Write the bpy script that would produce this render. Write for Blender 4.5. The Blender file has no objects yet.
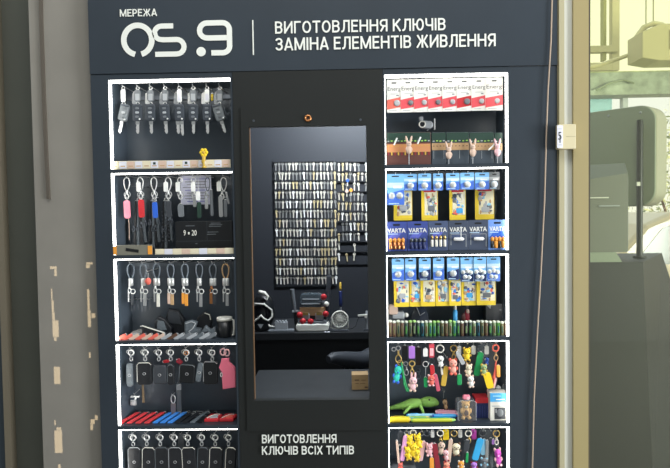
import bpy, math, random
from mathutils import Matrix, Vector
random.seed(7)
PI = math.pi
SC = bpy.context.scene
COL = SC.collection
ORD = ['first', 'second', 'third', 'fourth', 'fifth', 'sixth', 'seventh', 'eighth', 'ninth', 'tenth', 'eleventh', 'twelfth',
       'thirteenth', 'fourteenth', 'fifteenth', 'sixteenth', 'seventeenth', 'eighteenth']
# ------------------------------------------------------------------ camera
F = 600.0
CAM = Vector((0, -2.3, 1.5))
a, b, c = [math.radians(v) for v in (-2.098, 1.146, 0.854)]
M3 = Matrix.Rotation(b, 3, 'Z') @ Matrix.Rotation(a, 3, 'X') @ Matrix.Rotation(c, 3, 'Y')
def at(px, py, Y=0.0):
    d = M3 @ Vector(((px - 335) / F, 1, -(py - 234) / F))
    return CAM + d * ((Y + 2.3) / d.y)
def kat(px, py, Y=0.0):
    d = M3 @ Vector(((px - 335) / F, 1, -(py - 234) / F))
    return (Y + 2.3) / d.y / F
cd = bpy.data.cameras.new('camera'); cam = bpy.data.objects.new('camera', cd); COL.objects.link(cam)
cd.sensor_width = 36; cd.lens = F / 670 * 36; cd.clip_start = .05
cam.matrix_world = Matrix.Translation(CAM) @ (M3 @ Matrix(((1, 0, 0), (0, 0, -1), (0, 1, 0)))).to_4x4()
SC.camera = cam
# ------------------------------------------------------------------ materials
MATS = {}
def srgb(c):
    return tuple(((v / 255) / 12.92 if v / 255 <= .04045 else ((v / 255 + .055) / 1.055) ** 2.4) for v in c)
def mat(name, rgb, rough=.5, metal=0, noise=0, scale=8, bump=0, emit=0, spec=.5, coat=0, alpha=None, lin=False):
    if name in MATS: return MATS[name]
    m = bpy.data.materials.new(name); m.use_nodes = True; nt = m.node_tree
    p = nt.nodes['Principled BSDF']; col = (tuple(rgb) if lin else srgb(rgb)) + (1,)
    p.inputs['Base Color'].default_value = col; p.inputs['Roughness'].default_value = rough; p.inputs['Metallic'].default_value = metal
    p.inputs['Specular IOR Level'].default_value = spec; p.inputs['Coat Weight'].default_value = coat
    if alpha is not None: p.inputs['Alpha'].default_value = alpha
    if emit:
        p.inputs['Emission Color'].default_value = col; p.inputs['Emission Strength'].default_value = emit
    if noise or bump:
        tc = nt.nodes.new('ShaderNodeTexCoord'); n = nt.nodes.new('ShaderNodeTexNoise'); n.inputs['Scale'].default_value = scale
        n.inputs['Detail'].default_value = 4; nt.links.new(tc.outputs['Object'], n.inputs['Vector'])
        if noise:
            r = nt.nodes.new('ShaderNodeValToRGB'); r.color_ramp.elements[0].position = .3; r.color_ramp.elements[1].position = .7
            r.color_ramp.elements[0].color = tuple(v * (1 - noise) for v in col[:3]) + (1,)
            r.color_ramp.elements[1].color = tuple(min(1, v * (1 + noise)) for v in col[:3]) + (1,)
            nt.links.new(n.outputs['Fac'], r.inputs['Fac']); nt.links.new(r.outputs['Color'], p.inputs['Base Color'])
        if bump:
            bm = nt.nodes.new('ShaderNodeBump'); bm.inputs['Strength'].default_value = bump; bm.inputs['Distance'].default_value = .004
            nt.links.new(n.outputs['Fac'], bm.inputs['Height']); nt.links.new(bm.outputs['Normal'], p.inputs['Normal'])
    MATS[name] = m; return m
def glassmat(name, tint, haze=0.0, gloss=.06, hazecol=(.5, .5, .45)):
    m = bpy.data.materials.new(name); m.use_nodes = True; nt = m.node_tree; nt.nodes.clear()
    o = nt.nodes.new('ShaderNodeOutputMaterial'); t = nt.nodes.new('ShaderNodeBsdfTransparent'); t.inputs[0].default_value = tuple(tint) + (1,)
    g = nt.nodes.new('ShaderNodeBsdfGlossy'); g.inputs['Roughness'].default_value = .03
    d = nt.nodes.new('ShaderNodeBsdfDiffuse'); d.inputs[0].default_value = tuple(hazecol) + (1,)
    x = nt.nodes.new('ShaderNodeMixShader'); x.inputs[0].default_value = haze; nt.links.new(t.outputs[0], x.inputs[1]); nt.links.new(d.outputs[0], x.inputs[2])
    y = nt.nodes.new('ShaderNodeMixShader'); y.inputs[0].default_value = gloss; nt.links.new(x.outputs[0], y.inputs[1]); nt.links.new(g.outputs[0], y.inputs[2])
    nt.links.new(y.outputs[0], o.inputs[0]); MATS[name] = m; return m
LAM = mat('black_laminate', (.031, .041, .053), .38, spec=.35, noise=.08, scale=3, lin=True)
LAMC = mat('matte_black_laminate', (.0155, .0172, .0166), .5, spec=.3, noise=.06, scale=3, lin=True)
INNER = mat('niche_laminate', (.075, .096, .122), .34, noise=.1, scale=5, lin=True)
NAVY = mat('booth_navy', (.016, .019, .025), .6, noise=.08, scale=2, lin=True)
BENCHM = mat('bench_black', (.016, .018, .021), .55, noise=.1, scale=4, lin=True)
COUNT = mat('counter_grey', (.03, .034, .038), .55, spec=.3, noise=.12, scale=9, lin=True)
LED = mat('led_white', (255, 253, 246), emit=11.0)
LETTER = mat('letter_white', (232, 234, 226), .5)
BONE = mat('bone_white', (226, 224, 214), .5)
WHITE = mat('white_plastic', (235, 236, 234), .35)
PAPER = mat('paper_white', (222, 222, 232), .7)
GREYL = mat('light_grey_plastic', (170, 174, 178), .4)
GREYM = mat('mid_grey_plastic', (110, 115, 120), .45)
GREYD = mat('dark_grey_plastic', (58, 62, 68), .45)
BLACK = mat('black_plastic', (24, 26, 29), .35)
LEATH = mat('black_leather', (33, 35, 39), .38, noise=.15, scale=60, bump=.25)
LEATHG = mat('grey_leather', (96, 104, 110), .5, noise=.2, scale=80, bump=.3)
CHROME = mat('chrome', (226, 227, 226), .28, .6)
STEEL = mat('brushed_steel', (178, 180, 182), .38, .6)
DSTEEL = mat('dark_steel', (96, 102, 110), .38, .7)
BRASS = mat('brass', (206, 176, 110), .3, 1)
COPPER = mat('copper', (205, 140, 90), .35, 1)
RED = mat('red', (196, 44, 52), .45); PINK = mat('pink', (236, 136, 156), .45); LPINK = mat('pale_pink', (236, 190, 196), .5)
BLUE = mat('blue', (44, 96, 200), .45); SKYB = mat('sky_blue', (70, 165, 225), .45); NAVYB = mat('navy_blue', (32, 44, 92), .45)
GREEN = mat('green', (28, 150, 84), .45); LGREEN = mat('lime_green', (158, 205, 96), .5); TEAL = mat('teal', (40, 190, 170), .45)
DGREEN = mat('dark_green', (36, 62, 52), .45); YEL = mat('yellow', (240, 208, 40), .45); MUST = mat('mustard', (206, 170, 66), .5)
ORG = mat('orange', (238, 160, 62), .5); CORAL = mat('coral', (232, 108, 92), .5); PURP = mat('lilac', (176, 122, 214), .45)
MAG = mat('magenta', (206, 80, 190), .45); TAN = mat('tan', (196, 160, 118), .6); BROWN = mat('brown', (92, 66, 50), .5)
MAROON = mat('maroon', (140, 38, 52), .5); CREAM = mat('cream', (228, 218, 190), .6); BEIGE = mat('beige', (214, 186, 168), .6)
CARDB = mat('kraft_board', (176, 146, 104), .8, noise=.08, scale=30)
CYAN = mat('pale_cyan', (150, 206, 232), .45); VIOLET = mat('violet_blue', (96, 104, 196), .45); CLEAR = glassmat('clear_plastic', (.93, .94, .95), .10, .07, (.7, .7, .72))
# ------------------------------------------------------------------ mesh building
class MB:
    def __init__(s, k=1.0): s.v, s.f, s.m, s.sm, s.mats, s.k = [], [], [], [], [], k
    def add(s, vs, fs, m, smooth=False, T=None):
        if m not in s.mats: s.mats.append(m)
        i = s.mats.index(m); o = len(s.v)
        for v in vs:
            v = Vector(v)
            s.v.append((T @ v if T else v) * s.k)
        for f in fs: s.f.append([q + o for q in f]); s.m.append(i); s.sm.append(smooth)
        return s
    def box(s, c, d, m, T=None):
        x, y, z = [q / 2 for q in d]; vs = [(c[0] + i * x, c[1] + j * y, c[2] + k * z) for i in (-1, 1) for j in (-1, 1) for k in (-1, 1)]
        return s.add(vs, [(0, 1, 3, 2), (4, 6, 7, 5), (0, 4, 5, 1), (2, 3, 7, 6), (0, 2, 6, 4), (1, 5, 7, 3)], m, False, T)
    def prism(s, poly, y0, y1, m, T=None, bev=0):
        n = len(poly); ar = sum(poly[i][0] * poly[(i + 1) % n][1] - poly[(i + 1) % n][0] * poly[i][1] for i in range(n))
        if ar < 0: poly = poly[::-1]
        rings = []
        cx = sum(p[0] for p in poly) / n; cz = sum(p[1] for p in poly) / n
        w = max(max(abs(p[0] - cx) for p in poly), 1e-9); h = max(max(abs(p[1] - cz) for p in poly), 1e-9)
        def ins(bv): return [(cx + (p[0] - cx) * (1 - bv / w), cz + (p[1] - cz) * (1 - bv / h)) for p in poly]
        if bev: seq = [(y0, bev), (y0 + bev * .3, bev * .35), (y0 + bev, 0), (y1 - bev, 0), (y1 - bev * .3, bev * .35), (y1, bev)]
        else: seq = [(y0, 0), (y1, 0)]
        vs = []
        for y, bv in seq: vs += [(p[0], y, p[1]) for p in ins(bv)]
        fs = [tuple(range(n))]; k = len(seq)
        for r in range(k - 1):
            for i in range(n):
                j = (i + 1) % n; fs.append((r * n + i, (r + 1) * n + i, (r + 1) * n + j, r * n + j))
        fs.append(tuple((k - 1) * n + i for i in reversed(range(n))))
        return s.add(vs, fs, m, False, T)
    def rbox(s, c, d, r, m, T=None, bev=0, seg=4):
        w, h = d[0] / 2, d[2] / 2; r = min(r, w, h); P = []
        for (sx, sz, a0) in ((1, 1, 0), (-1, 1, 90), (-1, -1, 180), (1, -1, 270)):
            for q in range(seg + 1):
                t = math.radians(a0 + 90 * q / seg); P.append((c[0] + sx * (w - r) + r * math.cos(t), c[2] + sz * (h - r) + r * math.sin(t)))
        return s.prism(P, c[1] - d[1] / 2, c[1] + d[1] / 2, m, T, bev)
    def tube(s, path, r, m, n=6, closed=False, T=None, rads=None):
        P = [Vector(p) for p in path]; k = len(P); vs = []; prev = None
        for i in range(k):
            if closed: t = P[(i + 1) % k] - P[i - 1]
            else: t = P[min(i + 1, k - 1)] - P[max(i - 1, 0)]
            t = t.normalized() if t.length > 1e-9 else Vector((0, 0, 1))
            u = prev if prev is not None else (Vector((0, 1, 0)) if abs(t.y) < .9 else Vector((1, 0, 0)))
            u = (u - t * u.dot(t)); u = u.normalized() if u.length > 1e-6 else t.orthogonal().normalized()
            w = t.cross(u); prev = u; R = rads[i] if rads else r
            for q in range(n):
                g = 2 * PI * q / n; vs.append(P[i] + u * (R * math.cos(g)) + w * (R * math.sin(g)))
        fs = []
        for i in range(k if closed else k - 1):
            i2 = (i + 1) % k
            for q in range(n): q2 = (q + 1) % n; fs.append((i * n + q, i * n + q2, i2 * n + q2, i2 * n + q))
        s.add(vs, fs, m, True, T)
        if not closed: s.add([vs[q] for q in range(n)] + [vs[(k - 1) * n + q] for q in range(n)], [tuple(reversed(range(n))), tuple(range(n, 2 * n))], m, False, T)
        return s
    def cyl(s, p0, p1, r, m, n=12, r1=None, T=None): return s.tube([p0, p1], r, m, n, False, T, [r, r if r1 is None else r1])
    def torus(s, c, R, r, m, ax='y', n=16, k=6, sx=1, sz=1, T=None):
        P = []
        for i in range(n):
            g = 2 * PI * i / n; u, v = R * math.cos(g) * sx, R * math.sin(g) * sz
            P.append({'y': (c[0] + u, c[1], c[2] + v), 'z': (c[0] + u, c[1] + v, c[2]), 'x': (c[0], c[1] + u, c[2] + v)}[ax])
        return s.tube(P, r, m, k, True, T)
    def ell(s, c, r, m, nu=12, nv=8, T=None):
        vs = [(c[0], c[1], c[2] + r[2])]
        for j in range(1, nv):
            ph = PI * j / nv
            for i in range(nu):
                g = 2 * PI * i / nu; vs.append((c[0] + r[0] * math.sin(ph) * math.cos(g), c[1] + r[1] * math.sin(ph) * math.sin(g), c[2] + r[2] * math.cos(ph)))
        vs.append((c[0], c[1], c[2] - r[2])); e = len(vs) - 1
        fs = [(0, 1 + i, 1 + (i + 1) % nu) for i in range(nu)]
        for j in range(nv - 2):
            for i in range(nu): i2 = (i + 1) % nu; A = 1 + j * nu; B = A + nu; fs.append((A + i, B + i, B + i2, A + i2))
        A = 1 + (nv - 2) * nu; fs += [(A + i, e, A + (i + 1) % nu) for i in range(nu)]
        return s.add(vs, fs, m, True, T)
    def lathe(s, prof, m, n=12, T=None, smooth=True):
        vs = []; fs = []
        for r, z in prof:
            for i in range(n): g = 2 * PI * i / n; vs.append((r * math.cos(g), r * math.sin(g), z))
        for j in range(len(prof) - 1):
            for i in range(n): i2 = (i + 1) % n; fs.append((j * n + i, j * n + i2, (j + 1) * n + i2, (j + 1) * n + i))
        fs.append(tuple(reversed(range(n)))); fs.append(tuple((len(prof) - 1) * n + i for i in range(n)))
        return s.add(vs, fs, m, smooth, T)
    def stroke(s, path, w, y0, y1, m, closed=False):
        P = [Vector((p[0], p[1])) for p in path]; k = len(P); L = []; R = []
        for i in range(k):
            t = (P[(i + 1) % k] - P[i - 1]) if closed else (P[min(i + 1, k - 1)] - P[max(i - 1, 0)])
            t.normalize(); n = Vector((-t.y, t.x)) * (w / 2); L.append(P[i] + n); R.append(P[i] - n)
        vs = [(p.x, y0, p.y) for p in L] + [(p.x, y0, p.y) for p in R] + [(p.x, y1, p.y) for p in L] + [(p.x, y1, p.y) for p in R]; fs = []
        for i in range(k if closed else k - 1):
            j = (i + 1) % k; fs += [(i, k + i, k + j, j), (2 * k + i, 2 * k + j, 3 * k + j, 3 * k + i), (i, j, 2 * k + j, 2 * k + i), (k + i, 3 * k + i, 3 * k + j, k + j)]
        if not closed: fs += [(0, 2 * k, 3 * k, k), (k - 1, 2 * k - 1, 4 * k - 1, 3 * k - 1)]
        return s.add(vs, fs, m)
    def text(s, body, x0, x1, z0, z1, y, m, depth=.3, bold=.012):
        if all(ch == ' ' or ch in GLYPH for ch in body): return s.caps(body, x0, x1, z0, z1, y, m, depth)
        vs, fs = textgeo(body, bold); xs = [v[0] for v in vs]; zs = [v[1] for v in vs]
        a0, a1, b0, b1 = min(xs), max(xs), min(zs), max(zs); ks = [v[2] for v in vs]; kr = max(max(ks) - min(ks), 1e-6)
        return s.add([(x0 + (v[0] - a0) / (a1 - a0) * (x1 - x0), y - depth * (v[2] - min(ks)) / kr, z0 + (v[1] - b0) / (b1 - b0) * (z1 - z0)) for v in vs], fs, m)
    def caps(s, body, x0, x1, z0, z1, y, m, depth):
        x = 0; S = []
        for ch in body:
            if ch == ' ': x += .30; continue
            w, st = GLYPH[ch]
            for P in st: S.append([(px_ + x, pz_) for px_, pz_ in P])
            x += w + .115
        W = x - .115; sx_, sz_ = (x1 - x0) / W, (z1 - z0); st = .142 * sz_ * .98
        for i, P in enumerate(S):
            s.stroke([(x0 + u * sx_, z0 + v * sz_) for u, v in P], st, y - depth * (1 + .012 * (i % 7)), y, m)
        return s
def _e(cx, cy, rx, ry, a0, a1, n=12): return [(cx + rx * math.cos(math.radians(a0 + (a1 - a0) * i / n)), cy + ry * math.sin(math.radians(a0 + (a1 - a0) * i / n))) for i in range(n + 1)]
def _v(x): return [(x, 0), (x, 1)]
GLYPH = {
 'В': (.60, [_v(.07), [(.07, .93), (.31, .93)] + _e(.31, .73, .2, .2, 90, -90, 8) + [(.07, .53)], [(.07, .53), (.33, .53)] + _e(.33, .30, .2, .23, 90, -90, 8) + [(.07, .07)]]),
 'И': (.68, [_v(.07), _v(.61), [(.07, .1), (.61, .9)]]),
 'Г': (.54, [_v(.07), [(.07, .93), (.54, .93)]]),
 'О': (.70, [_e(.35, .5, .28, .43, 90, 450, 22)]),
 'Т': (.62, [[(0, .93), (.62, .93)], [(.31, 0), (.31, .93)]]),
 'Л': (.68, [[(.18, .93), (.68, .93)], _v(.61), [(.24, .93), (.235, .5), (.21, .25), (.16, .12), (.09, .07), (0, .07)]]),
 'Е': (.54, [_v(.07), [(.07, .93), (.54, .93)], [(.07, .52), (.49, .52)], [(.07, .07), (.54, .07)]]),
 'Н': (.68, [_v(.07), _v(.61), [(.07, .52), (.61, .52)]]),
 'Я': (.62, [_v(.55), [(.55, .93), (.28, .93)] + _e(.28, .69, .21, .24, 90, 270, 8) + [(.55, .45)], [(.34, .46), (.08, 0)]]),
 'К': (.64, [_v(.07), [(.10, .44), (.57, 1)], [(.24, .56), (.59, 0)]]),
 'Ю': (.90, [_v(.07), [(.07, .52), (.34, .52)], _e(.59, .5, .24, .43, 90, 450, 22)]),
 'Ч': (.62, [_v(.55), [(.07, 1), (.07, .66)] + _e(.25, .62, .18, .2, 180, 270, 6) + [(.55, .42)]]),
 'І': (.14, [_v(.07)]),
 'З': (.58, [_e(.27, .73, .22, .2, 165, -90, 12) + [(.18, .53)], [(.18, .53)] + _e(.28, .30, .23, .23, 90, -165, 12)]),
 'А': (.70, [[(.05, 0), (.35, 1)], [(.65, 0), (.35, 1)], [(.16, .27), (.54, .27)]]),
 'М': (.84, [_v(.07), _v(.77), [(.08, .97), (.42, .06)], [(.76, .97), (.42, .06)]]),
 'Ж': (.94, [_v(.47), [(.08, 1), (.36, .53), (.05, 0)], [(.86, 1), (.58, .53), (.89, 0)], [(.34, .53), (.60, .53)]]),
 'С': (.66, [_e(.35, .5, .28, .43, 38, 322, 18)]),
 'Х': (.66, [[(.06, 0), (.59, 1)], [(.60, 0), (.07, 1)]]),
 'П': (.68, [_v(.07), _v(.61), [(.07, .93), (.61, .93)]]),
 'Р': (.58, [_v(.07), [(.07, .93), (.31, .93)] + _e(.31, .68, .2, .25, 90, -90, 8) + [(.07, .43)]]),
}
_T = {}
def textgeo(body, bold):
    if (body, bold) in _T: return _T[(body, bold)]
    cu = bpy.data.curves.new('lettering_source', 'FONT'); cu.body = body; cu.extrude = .02; cu.bevel_depth = bold; cu.bevel_resolution = 0; cu.resolution_u = 3
    o = bpy.data.objects.new('lettering_source', cu); COL.objects.link(o); dg = bpy.context.evaluated_depsgraph_get()
    me = o.evaluated_get(dg).to_mesh(); r = ([tuple(v.co) for v in me.vertices], [tuple(p.vertices) for p in me.polygons])
    bpy.data.objects.remove(o); bpy.data.curves.remove(cu); _T[(body, bold)] = r; return r
def RY(deg, c=(0, 0, 0)):
    c = Vector(c); return Matrix.Translation(c) @ Matrix.Rotation(math.radians(deg), 4, 'Y') @ Matrix.Translation(-c)
def obj(name, mb, parent=None, loc=(0, 0, 0), label=None):
    me = bpy.data.meshes.new(name); me.from_pydata([tuple(v) for v in mb.v], [], mb.f)
    for m in mb.mats: me.materials.append(m)
    me.polygons.foreach_set('material_index', mb.m); me.polygons.foreach_set('use_smooth', mb.sm); me.update()
    o = bpy.data.objects.new(name, me); COL.objects.link(o); o.location = loc
    if parent: o.parent = parent
    if label: o['label'] = label
    return o
def tag(o, label, cat, group=None, kind=None):
    o['label'] = label; o['category'] = cat
    if group: o['group'] = group
    if kind: o['kind'] = kind
    return o
def thing(name, label, cat, loc, group=None, rz=0):
    o = bpy.data.objects.new(name, None); COL.objects.link(o); o.location = loc; o.rotation_euler = (0, 0, rz); o.empty_display_size = .02
    return tag(o, label, cat, group)
def struct(name, mb, label=None, parent=None):
    o = obj(name, mb, parent); o['kind'] = 'structure'
    if label: o['label'] = label
    return o
def copy_tree(o, parent=None):
    n = o.copy(); COL.objects.link(n)
    if parent: n.parent = parent
    for ch in list(o.children): copy_tree(ch, n)
    return n
def wbox(mb, x0, x1, y0, y1, z0, z1, m): return mb.box(((x0 + x1) / 2, (y0 + y1) / 2, (z0 + z1) / 2), (x1 - x0, y1 - y0, z1 - z0), m)
# item whose parts are written in photo-sized units about its own hanging point
class Item:
    def __init__(s, name, label, cat, px, py, Y=.06, group=None, z=None):
        p = at(px, py, Y)
        if z is not None: p.z = z
        s.r = thing(name, label, cat, p, group); s.x, s.y, s.k = px, py, kat(px, py, Y)
    def L(s, px, py): return px - s.x, -(py - s.y)
    def mb(s): return MB(s.k)
    def put(s, name, mb, parent=None, label=None): return obj(name, mb, parent or s.r, label=label)
    def ring(s, px, py, R=2.6, m=None, r=.45, dy=0, name='split_ring', parent=None, sz=1):
        x, z = s.L(px, py); return s.put(name, s.mb().torus((x, dy, z), R, r, m or CHROME, 'y', 18, 6, 1, sz), parent)
    def loop(s, px, py0, py1, w, m=None, r=.5, dy=0, name='loop'):
        x, z0 = s.L(px, py0); _, z1 = s.L(px, py1); h = z0 - z1; P = []
        for i in range(20):
            t = 2 * PI * i / 20; P.append((x + w / 2 * math.sin(t) * (1 - .35 * math.cos(t - PI) * 1.0 if True else 1), dy, (z0 + z1) / 2 + h / 2 * math.cos(t)))
        return s.put(name, s.mb().tube(P, r, m or CHROME, 6, True))
    def tagp(s, px, py, w, h, m, tilt=0, dy=-.8, name='tag', style='rect', inlay=None):
        x, z = s.L(px, py); b = s.mb(); T = RY(tilt, (x, 0, z))
        b.rbox((x, dy, z), (w, .8, h), 1.0 if style == 'rect' else w * .42, m, T, .15)
        if inlay: b.rbox((x, dy - .45, z - h * .1), (w * .66, .15, h * .55), .3, inlay, T)
        b.torus((x, dy, z + h / 2 + .2), .7, .3, CHROME, 'y', 10, 5, T=T); return s.put(name, b)
    def clasp(s, px, py, h=8, m=None, dy=-.3, name='clasp', w=3.2):
        x, z = s.L(px, py); m = m or CHROME; b = s.mb()
        b.cyl((x, dy, z), (x, dy, z - h * .28), w * .30, m, 10); b.ell((x, dy, z - h * .3), (w * .42, w * .42, w * .28), m)
        b.torus((x, dy, z - h * .66), h * .30, w * .17, m, 'y', 14, 6, .72); b.cyl((x + w * .3, dy - .1, z - h * .38), (x + w * .62, dy - .1, z - h * .5), w * .14, m, 6)
        return s.put(name, b)
    def strap(s, x0, y0, x1, y1, w, m, dy=-.6, name='strap', stitch=None, th=1.2, sq=False, label=None):
        X0, Z0 = s.L(x0, y0); X1, Z1 = s.L(x1, y1); Lh = math.hypot(X1 - X0, Z1 - Z0); cx, cz = (X0 + X1) / 2, (Z0 + Z1) / 2
        ang = math.degrees(math.atan2(X0 - X1, Z0 - Z1)); T = RY(ang, (cx, 0, cz)); b = s.mb()
        b.rbox((cx, dy, cz), (w, th, Lh), .4 if sq else w * .32, m, T, min(.35, w * .15))
        if stitch:
            for q in (-1, 1): b.box((cx + q * w * .3, dy - th / 2 - .05, cz), (.35, .12, Lh * .86), stitch, T)
        b.torus((cx, dy, cz + Lh / 2), .8, .3, CHROME, 'y', 10, 5, T=T)
        return s.put(name, b, label=label)
    def critter(s, px, py, w, h, m, ac=None, tilt=0, dy=-1.2, name='charm', ears='round', face=True, label=None):
        x, z = s.L(px, py); ac = ac or m; b = s.mb(); T = RY(tilt, (x, 0, z)); e = w / 2; hh = h / 2
        b.ell((x, dy, z - hh * .42), (e * .72, e * .55, hh * .58), m, T=T); b.ell((x, dy - e * .1, z + hh * .38), (e * .86, e * .62, hh * .52), m, T=T)
        for q in (-1, 1):
            if ears == 'long': b.ell((x + q * e * .4, dy, z + hh * 1.05), (e * .24, e * .2, hh * .5), m, 8, 6, T)
            else: b.ell((x + q * e * .62, dy, z + hh * .82), (e * .32, e * .25, hh * .24), ac, 8, 6, T)
            b.ell((x + q * e * .78, dy - e * .1, z - hh * .25), (e * .28, e * .26, hh * .24), ac, 8, 6, T)
            b.ell((x + q * e * .45, dy - e * .2, z - hh * .92), (e * .36, e * .36, hh * .2), ac, 8, 6, T)
            if face: b.ell((x + q * e * .34, dy - e * .62, z + hh * .44), (e * .11, e * .11, hh * .1), BLACK, 6, 5, T)
        b.ell((x, dy - e * .62, z + hh * .22), (e * .22, e * .16, hh * .12), ac, 8, 5, T)
        return s.put(name, b, label=label)
    def cord(s, pts, r, m, dy=0, name='cord'):
        return s.put(name, s.mb().tube([(s.L(p[0], p[1])[0], dy, s.L(p[0], p[1])[1]) for p in pts], r, m, 6))
# ------------------------------------------------------------------ layout numbers (metres, from the fitted camera)
XL0, XL1, XR0, XR1 = -.906, -.437, .150, .617
ZS = [1.5 + v for v in (.5109, .1554, -.1766, -.5099, -.8456)]; ZS.append(ZS[-1] - .336)
CEIL = [z + .007 for z in ZS[:5]]; FLOOR = [z + .021 for z in ZS[1:]]
ND = .187
KX0, KX1 = at(95, 234).x, at(557.5, 234).x
HZ = ZS[0] + .03
CX0, CX1 = XL1 + .008, XR0 - .006
# ------------------------------------------------------------------ cabinets
def cabinet(x0, x1, ox0, ox1, label, side):
    t = thing('display_cabinet', label, 'display cabinet', ((x0 + x1) / 2, 0, 0)); X = t.location.x
    def part(name, b, **kw):
        for v in b.v: v.x -= X
        return obj(name, b, t, **kw)
    b = MB(); wbox(b, x0, ox0, 0, .02, 0, HZ - .002, LAM); wbox(b, ox1, x1, 0, .02, 0, HZ - .002, LAM); wbox(b, ox0, ox1, 0, .02, CEIL[0], HZ - .002, LAM)
    wbox(b, ox0, ox1, 0, .02, 0, FLOOR[4], LAM); part('face_frame', b)
    b = MB(); wbox(b, ox0 - .012, ox1 + .012, ND, ND + .012, FLOOR[4] - .02, HZ - .002, INNER); part('back_panel', b)
    for xa, xb in ((ox0 - .012, ox0), (ox1, ox1 + .012)):
        b = MB(); wbox(b, xa, xb, .02, ND, FLOOR[4] - .02, HZ - .002, INNER); part('side_panel', b)
    b = MB(); wbox(b, ox0, ox1, .02, ND, CEIL[0], CEIL[0] + .012, INNER); part('top_panel', b)
    for i in range(5):
        b = MB(); z1 = FLOOR[i]; z0 = CEIL[i + 1] if i < 4 else FLOOR[4] - .014
        wbox(b, ox0, ox1, .001 if i < 4 else .02, ND, z0, z1, INNER if 0 else LAM); part('shelf', b)
        b = MB(); hh = (.0050, .0024, .0014, .0014, .0014)[i]
        wbox(b, ox0 + .001, ox1 - .001, .003, .010, ZS[i] + .006 - 2 * hh, ZS[i] + .006, LED); part('led_strip', b, label='glowing white light strip along the niche top')
        b = MB(); zt, zb = ZS[i] + .006 - 2 * hh, FLOOR[i] + .002
        if side == 'a': wbox(b, ox0 + .001, ox0 + .0085, .003, .010, zb, zt, LED)
        else: wbox(b, ox1 - .0085, ox1 - .001, .003, .010, zb, zt, LED)
        part('led_strip', b, label='glowing white light strip along the niche side')
        if side == 'b':
            b = MB(); wbox(b, ox0 + .001, ox0 + .0026, .003, .008, zb, zt, LED); part('led_strip', b, label='thin glowing light strip beside the centre panel')
        b = MB(); wbox(b, ox0, ox1, ND - .012, ND, CEIL[i] - .045, CEIL[i] - .030, DSTEEL); part('hook_rail', b)
    return t, part
cabA, partA = cabinet(KX0, CX0, XL0, XL1, 'black display cabinet of lit niches holding car keys and leather key pouches', 'a')
cabB, partB = cabinet(CX1, KX1, XR0, XR1, 'black display cabinet of lit niches holding battery packs and colourful keychains', 'b')
def hook(part, px, py, Y, drop=.004):
    p = at(px, py, Y); b = MB(); z = p.z + drop
    b.tube([(p.x, ND - .01, z - .001), (p.x, Y - .012, z - .001), (p.x, Y - .018, z + .006)], .0016, CHROME, 6); part('hook', b)
# ------------------------------------------------------------------ header and centre panel
b = MB(); wbox(b, KX0, KX1, -.004, .05, HZ, 2.75, LAM)
hd = tag(obj('header_sign', b), 'black header board with large white lettering above the display cabinets', 'sign')
def lettering(parent, body, x0, x1, y0, y1, Y, m, bold=.012, name='lettering'):
    p = (at(x0, (y0 + y1) / 2, Y) + at(x1, (y0 + y1) / 2, Y)) / 2; w, h = (at(x1, (y0 + y1) / 2, Y).x - at(x0, (y0 + y1) / 2, Y).x) / 2, (y1 - y0) * kat((x0 + x1) / 2, y0, Y) / 2
    q = MB(); q.text(body, -w, w, -h, h, 0, m, .003, bold); o = obj(name, q, parent, loc=(p.x, Y, p.z) if not parent else Vector((p.x, Y, p.z)) - parent.location)
    return o
lettering(hd, 'МЕРЕЖА', 120, 157, 9.3, 16.4, -.0045, LETTER, .026)
lettering(hd, 'ВИГОТОВЛЕННЯ КЛЮЧІВ', 275, 445.5, 20, 32, -.0045, LETTER, .018)
lettering(hd, 'ЗАМІНА ЕЛЕМЕНТІВ ЖИВЛЕННЯ', 275.5, 495.5, 36, 48.5, -.0045, LETTER, .018)
p = at(177, 39, -.0045); k = 2.3 / F
q = MB(k); def_ = lambda x, y: (x - 177, 39 - y)
def arc(cx, cy, r, a0, a1, n=10): return [(cx + r * math.cos(math.radians(a0 + (a1 - a0) * i / n)), cy + r * math.sin(math.radians(a0 + (a1 - a0) * i / n))) for i in range(n + 1)]
W_ = 5.4
q.stroke([def_(137.9 + 14 * math.cos(math.radians(g)), 39.3 + 14.4 * math.sin(math.radians(g))) for g in range(103, 438, 9)], W_, -.6, 0, LETTER)
q.stroke([def_(*v) for v in [(173.5, 26.2), (164, 26.2)] + arc(161.5, 32.8, 6.6, -90, -270) + [(164, 39.6), (175.3, 39.6)] + arc(176.8, 46.7, 7.1, -90, 90) + [(176, 53.8), (155, 53.8)]], W_ - .4, -.6, 0, LETTER)
q.lathe([(4.6, -.01), (4.6, .6)], LETTER, 24, Matrix.Translation((200.8 - 177, 0, 39 - 52)) @ Matrix.Rotation(PI / 2, 4, 'X'), False)
q.stroke([def_(*v) for v in [(226.6, 38.8), (210, 38.8)] + arc(207, 31.4, 7.3, 90, 270) + [(210, 24.1), (222, 24.1)] + arc(222.5, 31, 6.9, -90, 0, 6) + [(229.3, 36), (229.3, 46)] + arc(222.5, 46.6, 6.9, 0, 90, 6) + [(211, 53.4)]], W_ - .2, -.6, 0, LETTER)
obj('logo', q, hd, loc=Vector((p.x, -.0045, p.z)))
q = MB(k); q.box((0, -.3, 0), (1.1, .6, 34), LETTER); p = at(253.3, 38, 0); obj('divider_bar', q, hd, loc=(p.x, -.0045, p.z))
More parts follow.
